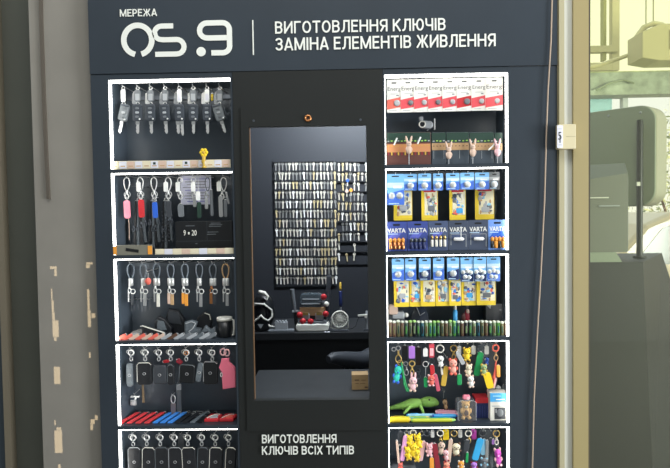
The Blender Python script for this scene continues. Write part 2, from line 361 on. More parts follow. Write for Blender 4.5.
# centre service panel with hatch opening
HX0, HX1 = at(251.5, 260).x, at(367.8, 260).x; HZ1, HZ0 = at(311, 126).z, at(311, 399.5).z
sp = thing('service_panel', 'black centre panel with an open service hatch and white lettering below', 'service panel', ((CX0 + CX1) / 2, 0, 0)); SX = sp.location.x
def ppart(name, b, **kw):
    for v in b.v: v.x -= SX
    return obj(name, b, sp, **kw)
b = MB(); c0, c1 = CX0 + .001, CX1 - .001
wbox(b, c0, HX0, -.002, .022, 0, HZ - .002, LAMC); wbox(b, HX1, c1, -.002, .022, 0, HZ - .002, LAMC); wbox(b, HX0, HX1, -.002, .022, HZ1, HZ - .002, LAMC); wbox(b, HX0, HX1, -.002, .022, 0, HZ0, LAMC)
ppart('panel', b)
b = MB(); fx0, fx1 = at(244, 260).x, at(381, 260).x; fz1, fz0 = at(311, 107).z, at(311, 430).z
for (x0, x1, z0, z1) in ((fx0, HX0, fz0, fz1), (HX1, fx1, fz0, fz1), (HX0, HX1, HZ1, fz1), (HX0, HX1, fz0, HZ0)): wbox(b, x0, x1, -.007, -.002, z0, z1, LAMC)
ppart('hatch_frame', b)
q = MB(k); q.torus((0, -1, 0), 2.6, 1.0, COPPER, 'y', 20, 8); q.cyl((0, -.6, 0), (0, 0, 0), 2.2, BROWN, 16); q.box((0, -.7, 0), (.5, .3, 1.8), BLACK)
p = at(308, 118.6); obj('lock', q, sp, loc=(p.x - SX, -.007, p.z), label='round copper coloured lock above the hatch')
for (x, y) in ((254, 121), (360.5, 120)):
    q = MB(k); q.cyl((0, -.5, 0), (0, 0, 0), 1.2, DSTEEL, 10); p = at(x, y); obj('screw', q, sp, loc=(p.x - SX, -.007, p.z))
q = MB(); wbox(q, HX0 + .001, HX0 + .0028, .002, .02, HZ0 + .002, HZ1 - .002, mat('edge_reflection', (120, 92, 66), .3)); ppart('edge_reflection', q, label='thin brown strip standing for a reflection along the hatch opening')  # brown strip stands in for the reflection on a glass edge
for body, x0, x1, y0, y1 in (('ВИГОТОВЛЕННЯ', 262, 336.5, 434.3, 442.8), ('КЛЮЧІВ ВСІХ ТИПІВ', 262, 354, 445.8, 454.3)):
    lettering(sp, body, x0, x1, y0, y1, -.0072, LETTER, .022)
# ------------------------------------------------------------------ booth interior
BX0, BX1, BY0, BY1 = -.75, .62, ND + .02, 1.35
b = MB(); wbox(b, BX0, BX1, BY1, BY1 + .05, 0, 2.7, NAVY); struct('wall_back', b)
b = MB(); wbox(b, BX0 - .03, BX0, BY0, BY1 + .05, 0, 2.7, NAVY); struct('wall_left', b)
b = MB(); wbox(b, BX1, BX1 + .03, BY0, BY1 + .05, 0, 2.7, NAVY); struct('wall_right', b)
b = MB(); wbox(b, BX0 - .03, BX1 + .03, .022, BY1 + .05, 2.7, 2.74, NAVY); struct('ceiling', b)
b = MB(); wbox(b, -4, 9, -5, 12, -.05, 0, mat('grey_floor', (120, 116, 108), .5, noise=.1, scale=3)); struct('floor', b)
b = MB(); wbox(b, CX0 + .012, CX1 - .012, .024, .45, HZ0 - .03, HZ0 - .002, COUNT)
tag(obj('counter', b), 'dark grey counter board just inside the service hatch', 'counter')
bt = at(310, 333, .90).z
wb = thing('workbench', 'black workbench against the booth wall carrying the key cutting machine', 'workbench', (0, 0, 0))
b = MB(); wbox(b, BX0 + .002, BX1 - .002, .90, BY1 - .002, bt - .035, bt, BENCHM); obj('bench_top', b, wb)
b = MB(); wbox(b, BX0 + .002, BX1 - .002, .93, .95, 0, bt - .035, BENCHM); obj('front_panel', b, wb)
# key board
KB = BY1 - .004
kb = thing('key_board', 'dark rack of rails crowded with key blanks on the booth wall', 'key rack', (0, KB, 0))
def kpart(name, b, **kw):
    for v in b.v: v.y -= KB
    return obj(name, b, kb, **kw)
b = MB(); A = at(273, 159.5, KB); B = at(336, 286, KB); wbox(b, A.x, B.x, KB - .006, KB, B.z, A.z, NAVY)
A2 = at(336.5, 159.5, KB); B2 = at(373.5, 264, KB); wbox(b, A2.x, B2.x, KB - .006, KB, B2.z, A2.z, NAVY); kpart('board_panel', b)
KEYM = [mat('nickel', (212, 208, 194), .45, .15), mat('dull_nickel', (140, 140, 136), .5, .2), mat('pale_brass', (206, 190, 146), .45, .15), mat('bright_nickel', (246, 246, 242), .5, .05), mat('dull_steel', (128, 128, 126), .5, .1)]  # last steel is a duller grey for some key blades
def keymesh(kind, m):
    b = MB(.006); B_ = {0: KEYM[0], 1: KEYM[4], 2: KEYM[2], 3: KEYM[3]}[KEYM.index(m)]
    if kind == 0: b.rbox((0, 0, -1.5), (2.5, .35, 2.9), 1.1, m)
    elif kind == 1: b.rbox((0, 0, -1.4), (2.8, .35, 2.3), .5, m)
    else: b.lathe([(1.4, -.18), (1.4, .18)], m, 12, Matrix.Translation((0, 0, -1.4)) @ Matrix.Rotation(PI / 2, 4, 'X'))
    b.torus((0, 0, -.3), .55, .2, m, 'y', 8, 4); b.box((0, -.2, -1.0), (.8, .1, .6), BLACK)
    b.prism([(-.65, -2.4), (.65, -2.4), (.65, -7.3), (.25, -8.3), (-.3, -8), (-.65, -7), (-.4, -6.3), (-.65, -5.6), (-.4, -4.9), (-.65, -4.2)], -.18, .18, B_)
    return b
KN = ['nickel', 'dull grey', 'pale brass', 'bright silver']
KPROTO = {}
def key(kind, mi, x, y, grid):
    if (kind, mi) not in KPROTO:
        KPROTO[(kind, mi)] = o = obj('key_blank', keymesh(kind, KEYM[mi]))
    else:
        o = KPROTO[(kind, mi)].copy(); COL.objects.link(o)
    o.location = at(x, y, KB - .014); o.rotation_euler = (0, random.uniform(-.09, .09), 0); shp = ['round-shouldered', 'square-headed', 'round-headed'][kind]
    g = f'{KN[mi]} {shp} key blanks in the ' + ('dense grid' if grid else 'mixed block')
    tag(o, (f'{KN[mi]} {shp} key blank hanging in the dense grid of rows on the booth wall' if grid else f'{KN[mi]} {shp} key blank hanging in the uneven block beside the dense grid'), 'key', g)
random.seed(3)
for r in range(13):
    y = 162 + r * 9.5; p = at(304, y, KB - .01); b = MB(); wbox(b, A.x + .002, B.x - .002, KB - .018, KB - .006, p.z - .0015, p.z + .0015, BLACK); kpart('rail', b)
    rowk = random.choice((0, 0, 1, 2))
    for cI in range(18):
        x = 275.6 + cI * 3.47 + r * .12; mi = random.choices((0, 1, 2, 3), (5, 4, 2.2, 2.2 if cI < 12 else .8))[0]
        key(rowk if random.random() < .8 else random.choice((0, 1, 2)), mi, x, y + random.uniform(0, .7), True)
nn = 0
for r in range(10):
    y = 162 + r * 10; p = at(355, y, KB - .01); b = MB(); wbox(b, A2.x + .002, B2.x - .002, KB - .018, KB - .006, p.z - .0015, p.z + .0015, BLACK); kpart('rail', b)
    for cI in range(9):
        if nn >= 66 or (r > 7 and (cI > 5 or cI % 2)) or random.random() < .12: continue
        nn += 1; key(random.choice((1, 2, 2)), random.choices((0, 1, 2, 3), (4, 2.5, 2.5, 1.5))[0], 338.8 + cI * 3.9, y + random.uniform(0, 1.6), False)
for (x, y, m, lb) in ((347.5, 180, BLUE, 'blue plastic-headed key among the silver keys of the uneven block'), (351, 189.5, ORG, 'orange-headed key among the silver keys of the uneven block'), (346.8, 190.5, BEIGE, 'beige-headed key beside the orange-headed key')):
    b = MB(.006); b.rbox((0, 0, -1.6), (3.4, .6, 3.2), 1.4, m, None, .2); b.torus((0, 0, .1), .5, .2, KEYM[0], 'y', 8, 4); b.box((0, 0, -5), (.9, .3, 4.2), KEYM[0])
    o = tag(obj('key', b), lb, 'key'); o.location = at(x, y - 1, KB - .022)
# bench items : local unit = photo pixel at that depth
def bench(name, label, cat, px, Y):
    p = at(px, 330, Y); t = thing(name, label, cat, (p.x, Y, bt)); return t, (Y + 2.3) / F
t, k = bench('key_cutting_machine', 'white key cutting machine with red knobs on the workbench', 'machine', 313, 1.0); k *= 1.17
b = MB(k); b.rbox((0, 0, 3.2), (28, 20, 6.4), 2.5, BONE, None, 1.0); b.box((0, -4, 7.2), (24, 10, 2), GREYM); obj('base', b, t)
b = MB(k); b.rbox((1, 4, 15), (22, 7, 18), 2, GREYD, None, .8); b.box((0, 0, 15.5), (22, 1.2, 7), TAN); obj('motor_housing', b, t)
for q in (-1, 1):
    b = MB(k); b.rbox((q * 6, -3, 12), (7, 7, 5), .8, STEEL, None, .4); b.box((q * 6, -6.2, 14.5), (5, 2, 2.2), BRASS); obj('clamp', b, t)
for (x, z) in ((-10.5, 14), (-8, 8.5), (-1.5, 8.2), (11.5, 14.5), (10, 29)):
    b = MB(k); b.lathe([(.6, 0), (2.4, .4), (2.7, 1.8), (2.2, 3.2), (1.0, 3.6)], RED, 12, Matrix.Translation((x, -6, z)) @ Matrix.Rotation(PI / 2, 4, 'X')); obj('knob', b, t, label='red plastic knob')
b = MB(k); b.rbox((-1, -1, 26), (19, 9, 11), 3, mat('smoky_guard', (92, 104, 112), .15, alpha=.55), None, .8); b.box((-1, -5.7, 27), (14, .4, 1), GREYL); b.box((-1, -5.7, 23), (16, .4, .8), GREYL); obj('safety_guard', b, t)
b = MB(k); b.rbox((12.5, 3, 24), (4, 5, 44), 1.2, GREYD, RY(4, (12, 0, 20)), .5); b.ell((12, -1.5, 22), (2.3, 2, 2.3), BONE); obj('column', b, t)
b = MB(k); b.cyl((-14, 0, 0), (-15.2, 0, 17), 1.6, BLACK, 10); b.tube([(-15.4, 0, 16.5), (-16.4, 0, 25), (-17.6, 0, 35)], 1.6, GREYM, 10, rads=[1.4, 1.9, 2.1]); b.box((-14, -.5, 16), (7, 2, 1.6), GREYL); obj('lever', b, t)
t, k = bench('desk_fan', 'small round white desk fan standing beside the key cutting machine', 'fan', 340, .96)
b = MB(k); b.rbox((0, 0, .8), (17, 11, 1.6), 1, GREYD, None, .4); obj('base', b, t)
b = MB(k); b.tube([(-8.6, 0, 10), (-8.3, 0, 3), (-6.5, 0, 2), (6.5, 0, 2), (8.3, 0, 3), (8.6, 0, 10)], .8, BONE, 8); obj('bracket', b, t)
b = MB(k); b.torus((0, -1, 11.5), 8.0, .9, BONE, 'y', 28, 8); b.cyl((0, 3, 11.5), (0, .2, 11.5), 7.6, GREYM, 24); b.cyl((0, -2, 11.5), (0, -.5, 11.5), 2.2, BONE, 16)
for i in range(20):
    g = 2 * PI * i / 20; b.tube([(2 * math.cos(g), -1.4, 11.5 + 2 * math.sin(g)), (7.9 * math.cos(g + .25), -1.2, 11.5 + 7.9 * math.sin(g + .25))], .33, BONE, 5)
for R in (4, 6): b.torus((0, -1.3, 11.5), R, .28, BONE, 'y', 24, 5)
obj('fan_head', b, t)
t, k = bench('brush', 'upright brush with a blue handle and yellow tip behind the desk fan', 'brush', 341, 1.1)
b = MB(k); b.cyl((0, 0, 0), (0, 0, 20), 1.1, GREYM, 10); obj('shaft', b, t)
b = MB(k); b.lathe([(1.2, 19), (1.7, 21), (1.7, 34), (1.2, 35.5)], NAVYB, 10); obj('handle', b, t)
b = MB(k); b.lathe([(1.2, 35.5), (1.3, 38), (1.0, 43), (.4, 44)], MUST, 10); obj('tip', b, t, label='yellow tip')
t, k = bench('protective_mask', 'black protective mask with white-rimmed goggles at the bench end', 'mask', 263, 1.0); k *= 1.13
b = MB(k); b.ell((0, 1, 16.4), (11, 11, 16.2), BLACK, 20, 14); b.rbox((0, -7, 6), (14, 6, 11), 4, BLACK, None, 1.5); obj('shell', b, t)
b = MB(k); b.tube([(-9, -7, 21), (-5, -9.6, 25), (3, -9.8, 24.5), (9, -7.4, 19), (9.5, -7, 13), (6, -9.4, 10), (2, -10.2, 12), (0, -10.6, 15), (-2, -10.2, 12.5), (-6, -9.4, 9.5), (-9, -7, 12)], .9, BONE, 7, True); obj('goggle_rim', b, t, label='white goggle rim')
b = MB(k); b.prism([(-8, 20), (-4, 23.5), (3, 23), (7.5, 18), (8, 13), (5, 11), (0, 16), (-5, 11), (-8, 13)], -9.2, -8.6, mat('smoked_lens', (26, 24, 26), .08)); obj('lens', b, t)
b = MB(k); b.tube([(-2, -6, 35), (3, -8, 34), (6, -7.4, 31), (5, -8.4, 28)], .9, BONE, 7, rads=[1.6, 1.9, 1.2, .7]); obj('trim', b, t, label='white trim and modelled highlight on the black shell'); b = MB(k); b.tube([(4, -9, 9), (7, -9, 5), (11, -6, 4)], .8, BONE, 6); obj('trim', b, t, label='white trim and modelled highlight on the black shell'); b = MB(k); b.prism([(-3, 7), (2, 7), (-.5, 3)], -10.6, -9.8, GREYL); obj('trim', b, t, label='white trim and modelled highlight on the black shell')  # topmost pale tube is a highlight modelled as a shape
t, k = bench('clamp_block', 'small grey studded block standing between mask and cutting machine', 'tool', 281.5, .945)
b = MB(k); b.rbox((0, 0, 1.2), (26, 9, 2.4), .8, GREYM, None, .4); obj('base', b, t)
b = MB(k); b.box((0, 0, 6), (12.5, 6, 7.6), GREYL)
for i in range(4): b.lathe([(1.1, 0), (1.1, 1.6), (.8, 1.9)], GREYL, 10, Matrix.Translation((-4.6 + 3.1 * i, -1, 9.8)))
obj('block', b, t)
t, k = bench('gadget_stand', 'pale gadget on an upright stand at the far end of the workbench', 'gadget', 366.5, .96)
b = MB(k); b.rbox((0, 0, .6), (6, 5, 1.2), 1, GREYD, None, .3); obj('base', b, t); b = MB(k); b.rbox((.4, 0, 10), (2.2, 2, 19), .8, GREYL, None, .3); obj('post', b, t)
b = MB(k); b.rbox((-3.5, -1, 15.5), (8, 2, 2), .8, BONE, RY(-4), .3); b.rbox((-.5, -1.5, 14.5), (3, 2.5, 4), .8, BONE, None, .4); obj('head', b, t)
p = at(356, 330, 1.0); b = MB(); pts = [at(359.5, 316, 1.0), at(357.5, 320, 1.0), at(355.8, 326, 1.02), at(352, 331, 1.0), at(346, 333, .98)]
for q in pts: q.z = max(q.z, bt + .0022)
b.tube(pts, .0018, BLACK); tag(obj('cable', b), 'thin black cable drooping from the pale gadget onto the workbench', 'cable')
t, k = bench('paper_slip', 'small white paper slip lying between machine and fan', 'paper', 327, .92)
b = MB(k); b.box((0, 0, .15), (5, 3, .3), PAPER); obj('sheet', b, t)
# cardboard box on the counter
CT = HZ0 - .002; p = at(359.8, 386, .2)
t = thing('cardboard_box', 'small kraft cardboard box at the end of the hatch counter', 'box', (p.x, .16, CT)); k = 2.46 / F
b = MB(k); b.box((0, 0, 7.4), (16.5, 14, 14.8), CARDB); b.box((0, -7.05, 7.4), (16.5, .1, .5), TAN); obj('carton', b, t)
b = MB(k); b.box((-3.2, -7.1, 9.6), (4.4, .06, 1.0), BROWN); b.box((3.5, -7.1, 9.5), (4.5, .06, .5), BROWN); b.box((-3, -7.1, 6.4), (3.5, .06, .5), BROWN); b.box((2.5, -7.1, 6.2), (5, .06, .4), BROWN); b.box((6, -7.1, 2.3), (3, .06, 1.4), BROWN); obj('print', b, t)
# office chair, turned towards the hatch
p = at(335, 357, .67); t = thing('office_chair', 'black office chair behind the hatch counter, only its armrest showing', 'chair', (p.x + .165, .60, 0), None, PI / 4); t.scale = (.85,) * 3
b = MB(); b.rbox((0, 0, 0), (.44, .44, .08), .03, LEATH, Matrix.Translation((0, 0, .53)) @ Matrix.Rotation(PI / 2, 4, 'X'), .02, 5); obj('seat', b, t)
b = MB(); b.rbox((0, 0, .32), (.36, .07, .52), .1, LEATH, Matrix.Translation((.25, 0, .52)) @ Matrix.Rotation(PI / 2, 4, 'Z'), .03); obj('backrest', b, t)
az = at(340, 356, .66).z / .85
for q in (-1, 1):
    b = MB(); b.tube([(-.13, q * .2, az - .014), (-.09, q * .2, az - .012), (0, q * .2, az - .036), (.1, q * .2, az - .066), (.18, q * .2, az - .078), (.24, q * .19, az - .06)], .03, GREYD, 12, rads=[.022, .034, .046, .056, .06, .06]); b.tube([(.0, q * .22, .53), (.03, q * .23, .66), (.03, q * .2, az - .06)], .016, BLACK, 8); obj('armrest', b, t)
b = MB(); b.cyl((0, 0, .1), (0, 0, .5), .03, STEEL, 12)
for i in range(5):
    g = 2 * PI * i / 5 + .3; b.tube([(0, 0, .1), (.22 * math.cos(g), .22 * math.sin(g), .05), (.24 * math.cos(g), .24 * math.sin(g), .019)], .018, BLACK, 8)
obj('pedestal', b, t)
# ================================================================== cabinet beside the pilaster
# --- top shelf: eight flip car keys
def flip_key(px, label, style, tilt, bodym, extra=None, bl='single'):
    it = Item('car_key', label, 'car key', px, 87, .06, 'flip car keys on the top shelf'); hook(partA, px, 87, .06)
    it.ring(px, 88.2, 1.6, r=.35)
    it.tagp(px, 96, 4.6 if style == 'rect' else 6.6, 12, WHITE if style == 'rect' else GREYM, dy=-1, style=style, inlay=PAPER if style == 'rect' else GREYL)
    if extra:
        it.tagp(px - 4.2, 98, 4, 11, extra, 4, dy=1.5, name='second_tag')
    it.ring(px + tilt * .02, 103.6, 1.5, r=.35, dy=-1)
    X, Z = it.L(px + tilt * .05, 112.8); T = RY(tilt, (X, 0, Z))
    bd = it.mb(); bd.rbox((X, -2, Z), (9.4, 3.6, 17), 2.2, bodym, T, .9); bd.rbox((X, -3.7, Z + 7), (8.6, 1, 2), .8, DSTEEL, T, .2); body = it.put('key_body', bd)
    for i in range(3):
        q = it.mb(); q.rbox((X, -4.0, Z + 4 - i * 4.2), (3.6, .8, 2.2), .9, GREYL if i == 1 else GREYM, T, .25); it.put('button', q, body)
    q = it.mb(); q.ell((X + 2.6, -3.9, Z - 6.6), (1, .5, 1), CHROME, 8, 6, T); it.put('badge', q, body)
    for j, ox in enumerate({'single': (0,), 'double': (-2.2, 1.8)}[bl]):
        q = it.mb(); q.box((X + ox, -2, Z - 10), (3.4, 1.4, 3.5), STEEL, T)
        q.prism([(X + ox - 1.5, Z - 10), (X + ox + 1.5, Z - 10), (X + ox + 1.5, Z - 19 - 2 * j), (X + ox + .6, Z - 21 - 2 * j), (X + ox - .4, Z - 20.6 - 2 * j), (X + ox - 1.5, Z - 18.4), (X + ox - 1, Z - 17), (X + ox - 1.5, Z - 15), (X + ox - 1, Z - 13)], -2.4, -1.6, CHROME, T)
        it.put('blade', q)
GK, MK = mat('grey_key_shell', (118, 124, 128), .4), mat('dark_key_shell', (64, 70, 78), .3)
for i, (px, st, tl, bm_, ex, bl, lb) in enumerate((
    (123.3, 'rect', 14, GK, None, 'single', 'pale grey flip car key hanging tilted beside the lit side strip on the top shelf'),
    (137.6, 'oval', 2, MK, GREYL, 'single', 'dark flip car key with grey oval tag next to the tilted pale key'),
    (150.6, 'oval', -1, MK, WHITE, 'single', 'dark flip car key third from the lit side strip, white tag behind its oval tag'),
    (165, 'oval', -3, MK, GREYL, 'single', 'dark flip car key with two overlapping grey oval tags, fourth from the lit strip'),
    (179.4, 'rect', -2, MK, GREYL, 'double', 'dark flip car key showing two thin blades under a white paper tag'),
    (193.2, 'oval', 1, MK, WHITE, 'single', 'flip car key with bright chrome top edge and short white second tag'),
    (207, 'rect', 0, MK, WHITE, 'single', 'dark flip car key with two white tags, second from the shelf end'),
    (219.6, 'oval', -16, GK, GREYL, 'single', 'grey flip car key hanging tilted at the centre-panel end of the top shelf'))):
    flip_key(px, lb, st, tl, bm_, ex, bl)
it = Item('key_tag', 'small yellow tag hanging between the last two car keys', 'tag', 212.2, 93, .1); it.tagp(212.2, 97.5, 2.4, 7, YEL)
hook(partA, 212.2, 92, .1)
z = FLOOR[0]
t = thing('label_strip', 'pale strip of small price labels along the front of the top shelf', 'label strip', (at(170, 165, .006).x, .006, z)); k = 2.306 / F
b = MB(k); b.box((0, 2.0, 4.2), (121, 1, 8.4), CREAM); obj('holder', b, t)
for i in range(15):
    b = MB(k); x = -56 + i * 8; b.rbox((x, 1.2, 4.4), (7.2, .6, 7), .5, (CREAM, PAPER, BEIGE, PAPER)[i % 4], None, .1); b.box((x, .85, 3.2), (4.6, .12, 1), TAN)
    if i in (5, 9): b.box((x, .85, 5.6), (2.6, .12, 2.4), DGREEN)
    obj('label_card', b, t)
p = at(203.6, 165, -.004); t = thing('flower_figurine', 'yellow flower figurine standing in front of the price labels', 'figurine', (p.x, .003, z)); k = 2.3 / F
b = MB(k); b.lathe([(2.2, 0), (2.4, 1), (1.4, 2), (1.5, 7), (2, 12)], MUST, 10); b.ell((-1.2, -.4, 6.5), (1.2, .8, 2.2), MUST, 8, 6); b.ell((1.4, -.6, 4.8), (1, .7, 1.8), CREAM, 8, 6); obj('stem', b, t)
b = MB(k)
for i in range(6): g = PI / 3 * i; b.ell((2.7 * math.cos(g), 0, 15.5 + 2.7 * math.sin(g)), (1.9, 1.2, 1.9), YEL, 8, 6)
b.ell((0, -.8, 15.5), (1.6, .9, 1.6), MUST, 8, 6); obj('blossom', b, t)
for j, (px, py, lb) in enumerate(((186.6, 155, 'small white bead on the top shelf behind the labels'), (190.5, 154, 'larger white bead beside the small one behind the labels'), (222, 154, 'white pebble-shaped trinket at the end of the top shelf'))):
    p = at(px, py, .09); R = (.006, .008, .011)[j]; b = MB(); b.ell((0, 0, R * .7), (R * 1.2, R, R * .7), WHITE); o = tag(obj('bead', b), lb, 'bead'); o.location = (p.x, .09, z)
for j in range(3):
    p = at(147 + j * 12, 150, .11); b = MB(.0039); b.box((0, 0, .4), (9, 1.6, .7), CHROME, Matrix.Rotation(.5, 4, 'Z')); b.rbox((-6, -3, .5), (4, 3, 1), .6, STEEL, None, .2)
    o = tag(obj('loose_key', b), ('bright key lying flat behind the beads, nearest the chain heap', 'bright key lying flat between two others on the top shelf', 'bright key lying flat nearest the flower figurine')[j], 'key'); o.location = (p.x, .13, z)
def chain(px0, px1, Y, z, m, label, seed=0, amp=.01):
    rr = random.Random(seed); b = MB(); x0, x1 = at(px0, 160, Y).x, at(px1, 160, Y).x; n = int((x1 - x0) / .0055)
    for i in range(n):
        x = x0 + (x1 - x0) * i / n; yy = Y + amp * math.sin(i * .9 + seed) + rr.uniform(-.004, .004)
        b.torus((x, yy, z + .003 + .006 * abs(math.sin(i * .45 + seed))), .0042, .0011, m, 'z' if i % 2 else 'y', 8, 4)
    return tag(obj('chain', b), label, 'chain')
chain(127, 162, .10, z, STEEL, 'heap of fine steel chain on the top shelf under the car keys', 1, .02)
chain(140, 160, .13, z, DSTEEL, 'darker chain lying behind the steel chain on the top shelf', 2, .012)
# --- second shelf: wrist strap keyrings
hs = 176.8
def strap_item(px, lb, sm, sx, s0, s1, sw, tagx=None, tagy=187, car=True, lowtag=None, cat='keyring', tm=WHITE, stitch=None):
    it = Item('wrist_strap', lb, cat, px, hs, .06, 'wrist strap keyrings on the second shelf'); hook(partA, px, hs, .06)
    if car: it.loop(px, 177.5, 191, 5.6, CHROME, .55, name='carabiner')
    else: it.ring(px, 180, 2.4)
    if tagx: it.tagp(tagx, tagy, 4.4, 9.5, tm, dy=-1.6)
    it.ring(px + .3, 194.5, 3.0, STEEL, .5, dy=-.3); it.clasp((px + sx) / 2, 191, 8.5, CHROME)
    it.strap(sx, s0, sx + .4, s1, sw, sm, stitch=stitch)
    return it
it = strap_item(126.5, 'pale pink wrist strap keyring beside the lit side strip on the second shelf', PINK, 126.2, 200.5, 218.5, 6.6); it.cord([(127.5, 218), (127.8, 228), (127.6, 240)], .3, BEIGE)
strap_item(140, 'red wrist strap keyring with white tag between the pink and blue straps', RED, 140.6, 199.5, 217.5, 6.0, 138.8)
strap_item(153.7, 'blue wrist strap keyring next to the red strap', BLUE, 154.2, 202, 218, 5.2)
strap_item(168, 'dark grey wrist strap with white tag beside the blue strap', GREYD, 168, 201, 217.5, 5.4, 166)
strap_item(180, 'grey wrist strap with white tag hanging at the edge of the lilac notice', GREYM, 180, 204, 217, 6, 178, 187, False)
strap_item(193.4, 'short metal keyring with white tag hanging in front of the lilac notice', STEEL, 194, 197, 207, 3.4, 193.3, 187, False)
it = Item('wrist_strap', 'green wrist strap under a low white tag in front of the lilac notice', 'keyring', 198, hs, .055, 'wrist strap keyrings on the second shelf'); hook(partA, 198, hs, .055)
it.cord([(198, 177), (198, 191)], .3, STEEL); it.tagp(198, 196, 4.4, 8.6, WHITE, dy=-2); it.strap(198.5, 202, 198.6, 218, 4.2, DGREEN)
it = Item('wrist_strap', 'thin grey strap and chain at the far edge of the lilac notice', 'keyring', 207, hs, .06, 'wrist strap keyrings on the second shelf'); hook(partA, 207, hs, .06)
it.loop(207.5, 177.5, 191, 4.4, DSTEEL, .5, name='carabiner'); it.clasp(206, 191, 8, STEEL); it.strap(211, 190, 211.5, 216, 3, GREYM); it.strap(206, 199, 206, 209, 3.2, STEEL, name='metal_drop')
it = strap_item(223.5, 'silver braided strap with white tag and large carabiner at the shelf end', STEEL, 220, 196, 217, 4.2, 219, 186.5); it.strap(226, 193, 228.5, 204, 2, STEEL, name='side_strap'); it.strap(225, 200, 225, 217, 3.4, GREYM, name='rear_strap')
pz = at(196, 190, .10); t = thing('notice', 'pale lilac printed notice fixed behind the hanging straps', 'notice', (pz.x, .10, pz.z)); k = 2.4 / F
b = MB(k); b.box((0, 0, 0), (31, .4, 29), mat('lilac_paper', (214, 214, 232), .8)); obj('sheet', b, t)
b = MB(k)
for i in range(9): b.box((0, -.26, 11 - i * 2.8), (26 - (i % 3) * 4, .08, .55), VIOLET if i % 4 == 0 else GREYM)
obj('printed_lines', b, t)
for q in (-12, 12): b = MB(k); b.tube([(q, .4, 13), (q, 20, 13.4)], .4, STEEL, 6); obj('pin', b, t)
def boxthing(name, label, cat, x0, x1, y0, y1, Yf, dep, z, m, extra=None, grp=None):
    xa, xb = at(x0, y1, Yf).x, at(x1, y1, Yf).x; k = (Yf + 2.3) / F; h = (y1 - y0) * k
    t = thing(name, label, cat, ((xa + xb) / 2, Yf, z), grp); b = MB(); b.rbox((0, dep / 2, h / 2), (xb - xa, dep, h), .002, m, None, .001); obj('carton' if 'box' in name else 'body', b, t)
    return t, xb - xa, h, k
z = FLOOR[1]
t, w, h, k = boxthing('gift_box', 'black lidded box with numerals on the second shelf', 'box', 176, 233, 218, 250.5, .05, .06, z, BLACK)
b = MB(); b.text('9 ▪ 20', -w * .36, -w * .13, h * .56, h * .73, -.0003, BONE, .0004, .01); obj('lettering', b, t)
b = MB(k)
for (x, y, ww) in ((-14, 28, 9), (12, 30.4, 10), (12, 28.8, 13), (11, 27.2, 12), (9, 21.5, 11), (7.5, 19.3, 9), (-8, 10, 2)): b.box((x, -.05, y), (ww, .1, .55), GREYM)
b.box((0, -.02, h / k * .39), (w / k, .06, .35), GREYD); b.box((3, -.02, h / k * .7), (.35, .06, h / k * .58), GREYD); obj('print', b, t)
t, w, h, k = boxthing('display_card', 'grey display card with orange ends and a dark slot on the second shelf', 'card', 113, 152, 246.5, 256.8, .004, .012, z, mat('taupe', (122, 120, 108), .5))
for q in (-1, 1): b = MB(k); b.box((q * 18, -.2, 5), (4.2, .5, 8.6), ORG); obj('end_cap', b, t, label='orange end')
b = MB(k); b.box((0, -.2, 5), (13, .4, 3), BLACK, RY(9, (0, 0, 5))); obj('slot', b, t)
t = thing('label_strip', 'cream strip of labels along the front edge of the second shelf', 'label strip', (at(194, 253, .006).x, .006, z)); k = 2.3 / F
b = MB(k); b.box((0, 2, 2.9), (80, 1, 5.8), CREAM); obj('holder', b, t)
for i in range(9): b = MB(k); b.rbox((-35 + i * 8.8, 1.2, 3), (8.2, .5, 5 + (i % 3) * .5), .4, (CREAM, PAPER, CREAM, BEIGE)[i % 4], None, .1); obj('label_card', b, t)
for i, (x0, x1, n) in enumerate(((131, 147, 4), (148, 160, 4), (160, 173, 4))):
    px = (x0 + x1) / 2; it = Item('lanyard_bundle', ('black lanyards bundled behind the pink strap', 'black lanyards with steel clips behind the blue strap', 'black beaded lanyards beside the black lidded box')[i], 'lanyard', px, 198, .12); hook(partA, px, 198, .12)
    it.ring(px, 199.5, 2)
    rr = random.Random(i)
    for j in range(n):
        x = x0 + (j + .5) * (x1 - x0) / n; yb = 240 + rr.uniform(0, 9)
        it.strap(px + (x - px) * .5, 201, x, yb, 2.4, LEATHG if j % 2 else LEATH, dy=-.4 * j, name='lanyard_strap'); it.clasp(x, yb - 22, 6, DSTEEL, dy=-1.6)
        if i == 2:
            q = it.mb()
            for s_ in range(9): X, Z = it.L(x + .6, 212 + s_ * 3.6); q.ell((X, -1.6, Z), (.8, .8, .8), DSTEEL, 6, 5)
            it.put('beads', q)
t, w, h, k = boxthing('tray', 'low black ribbed tray under the hanging lanyards', 'tray', 117, 148, 238, 246, .05, .05, z, BLACK)
b = MB(k)
for i in range(12): b.box((-13.5 + i * 2.45, -.2, 7.5), (.8, .6, 2.4), GREYM)
obj('ribs', b, t)
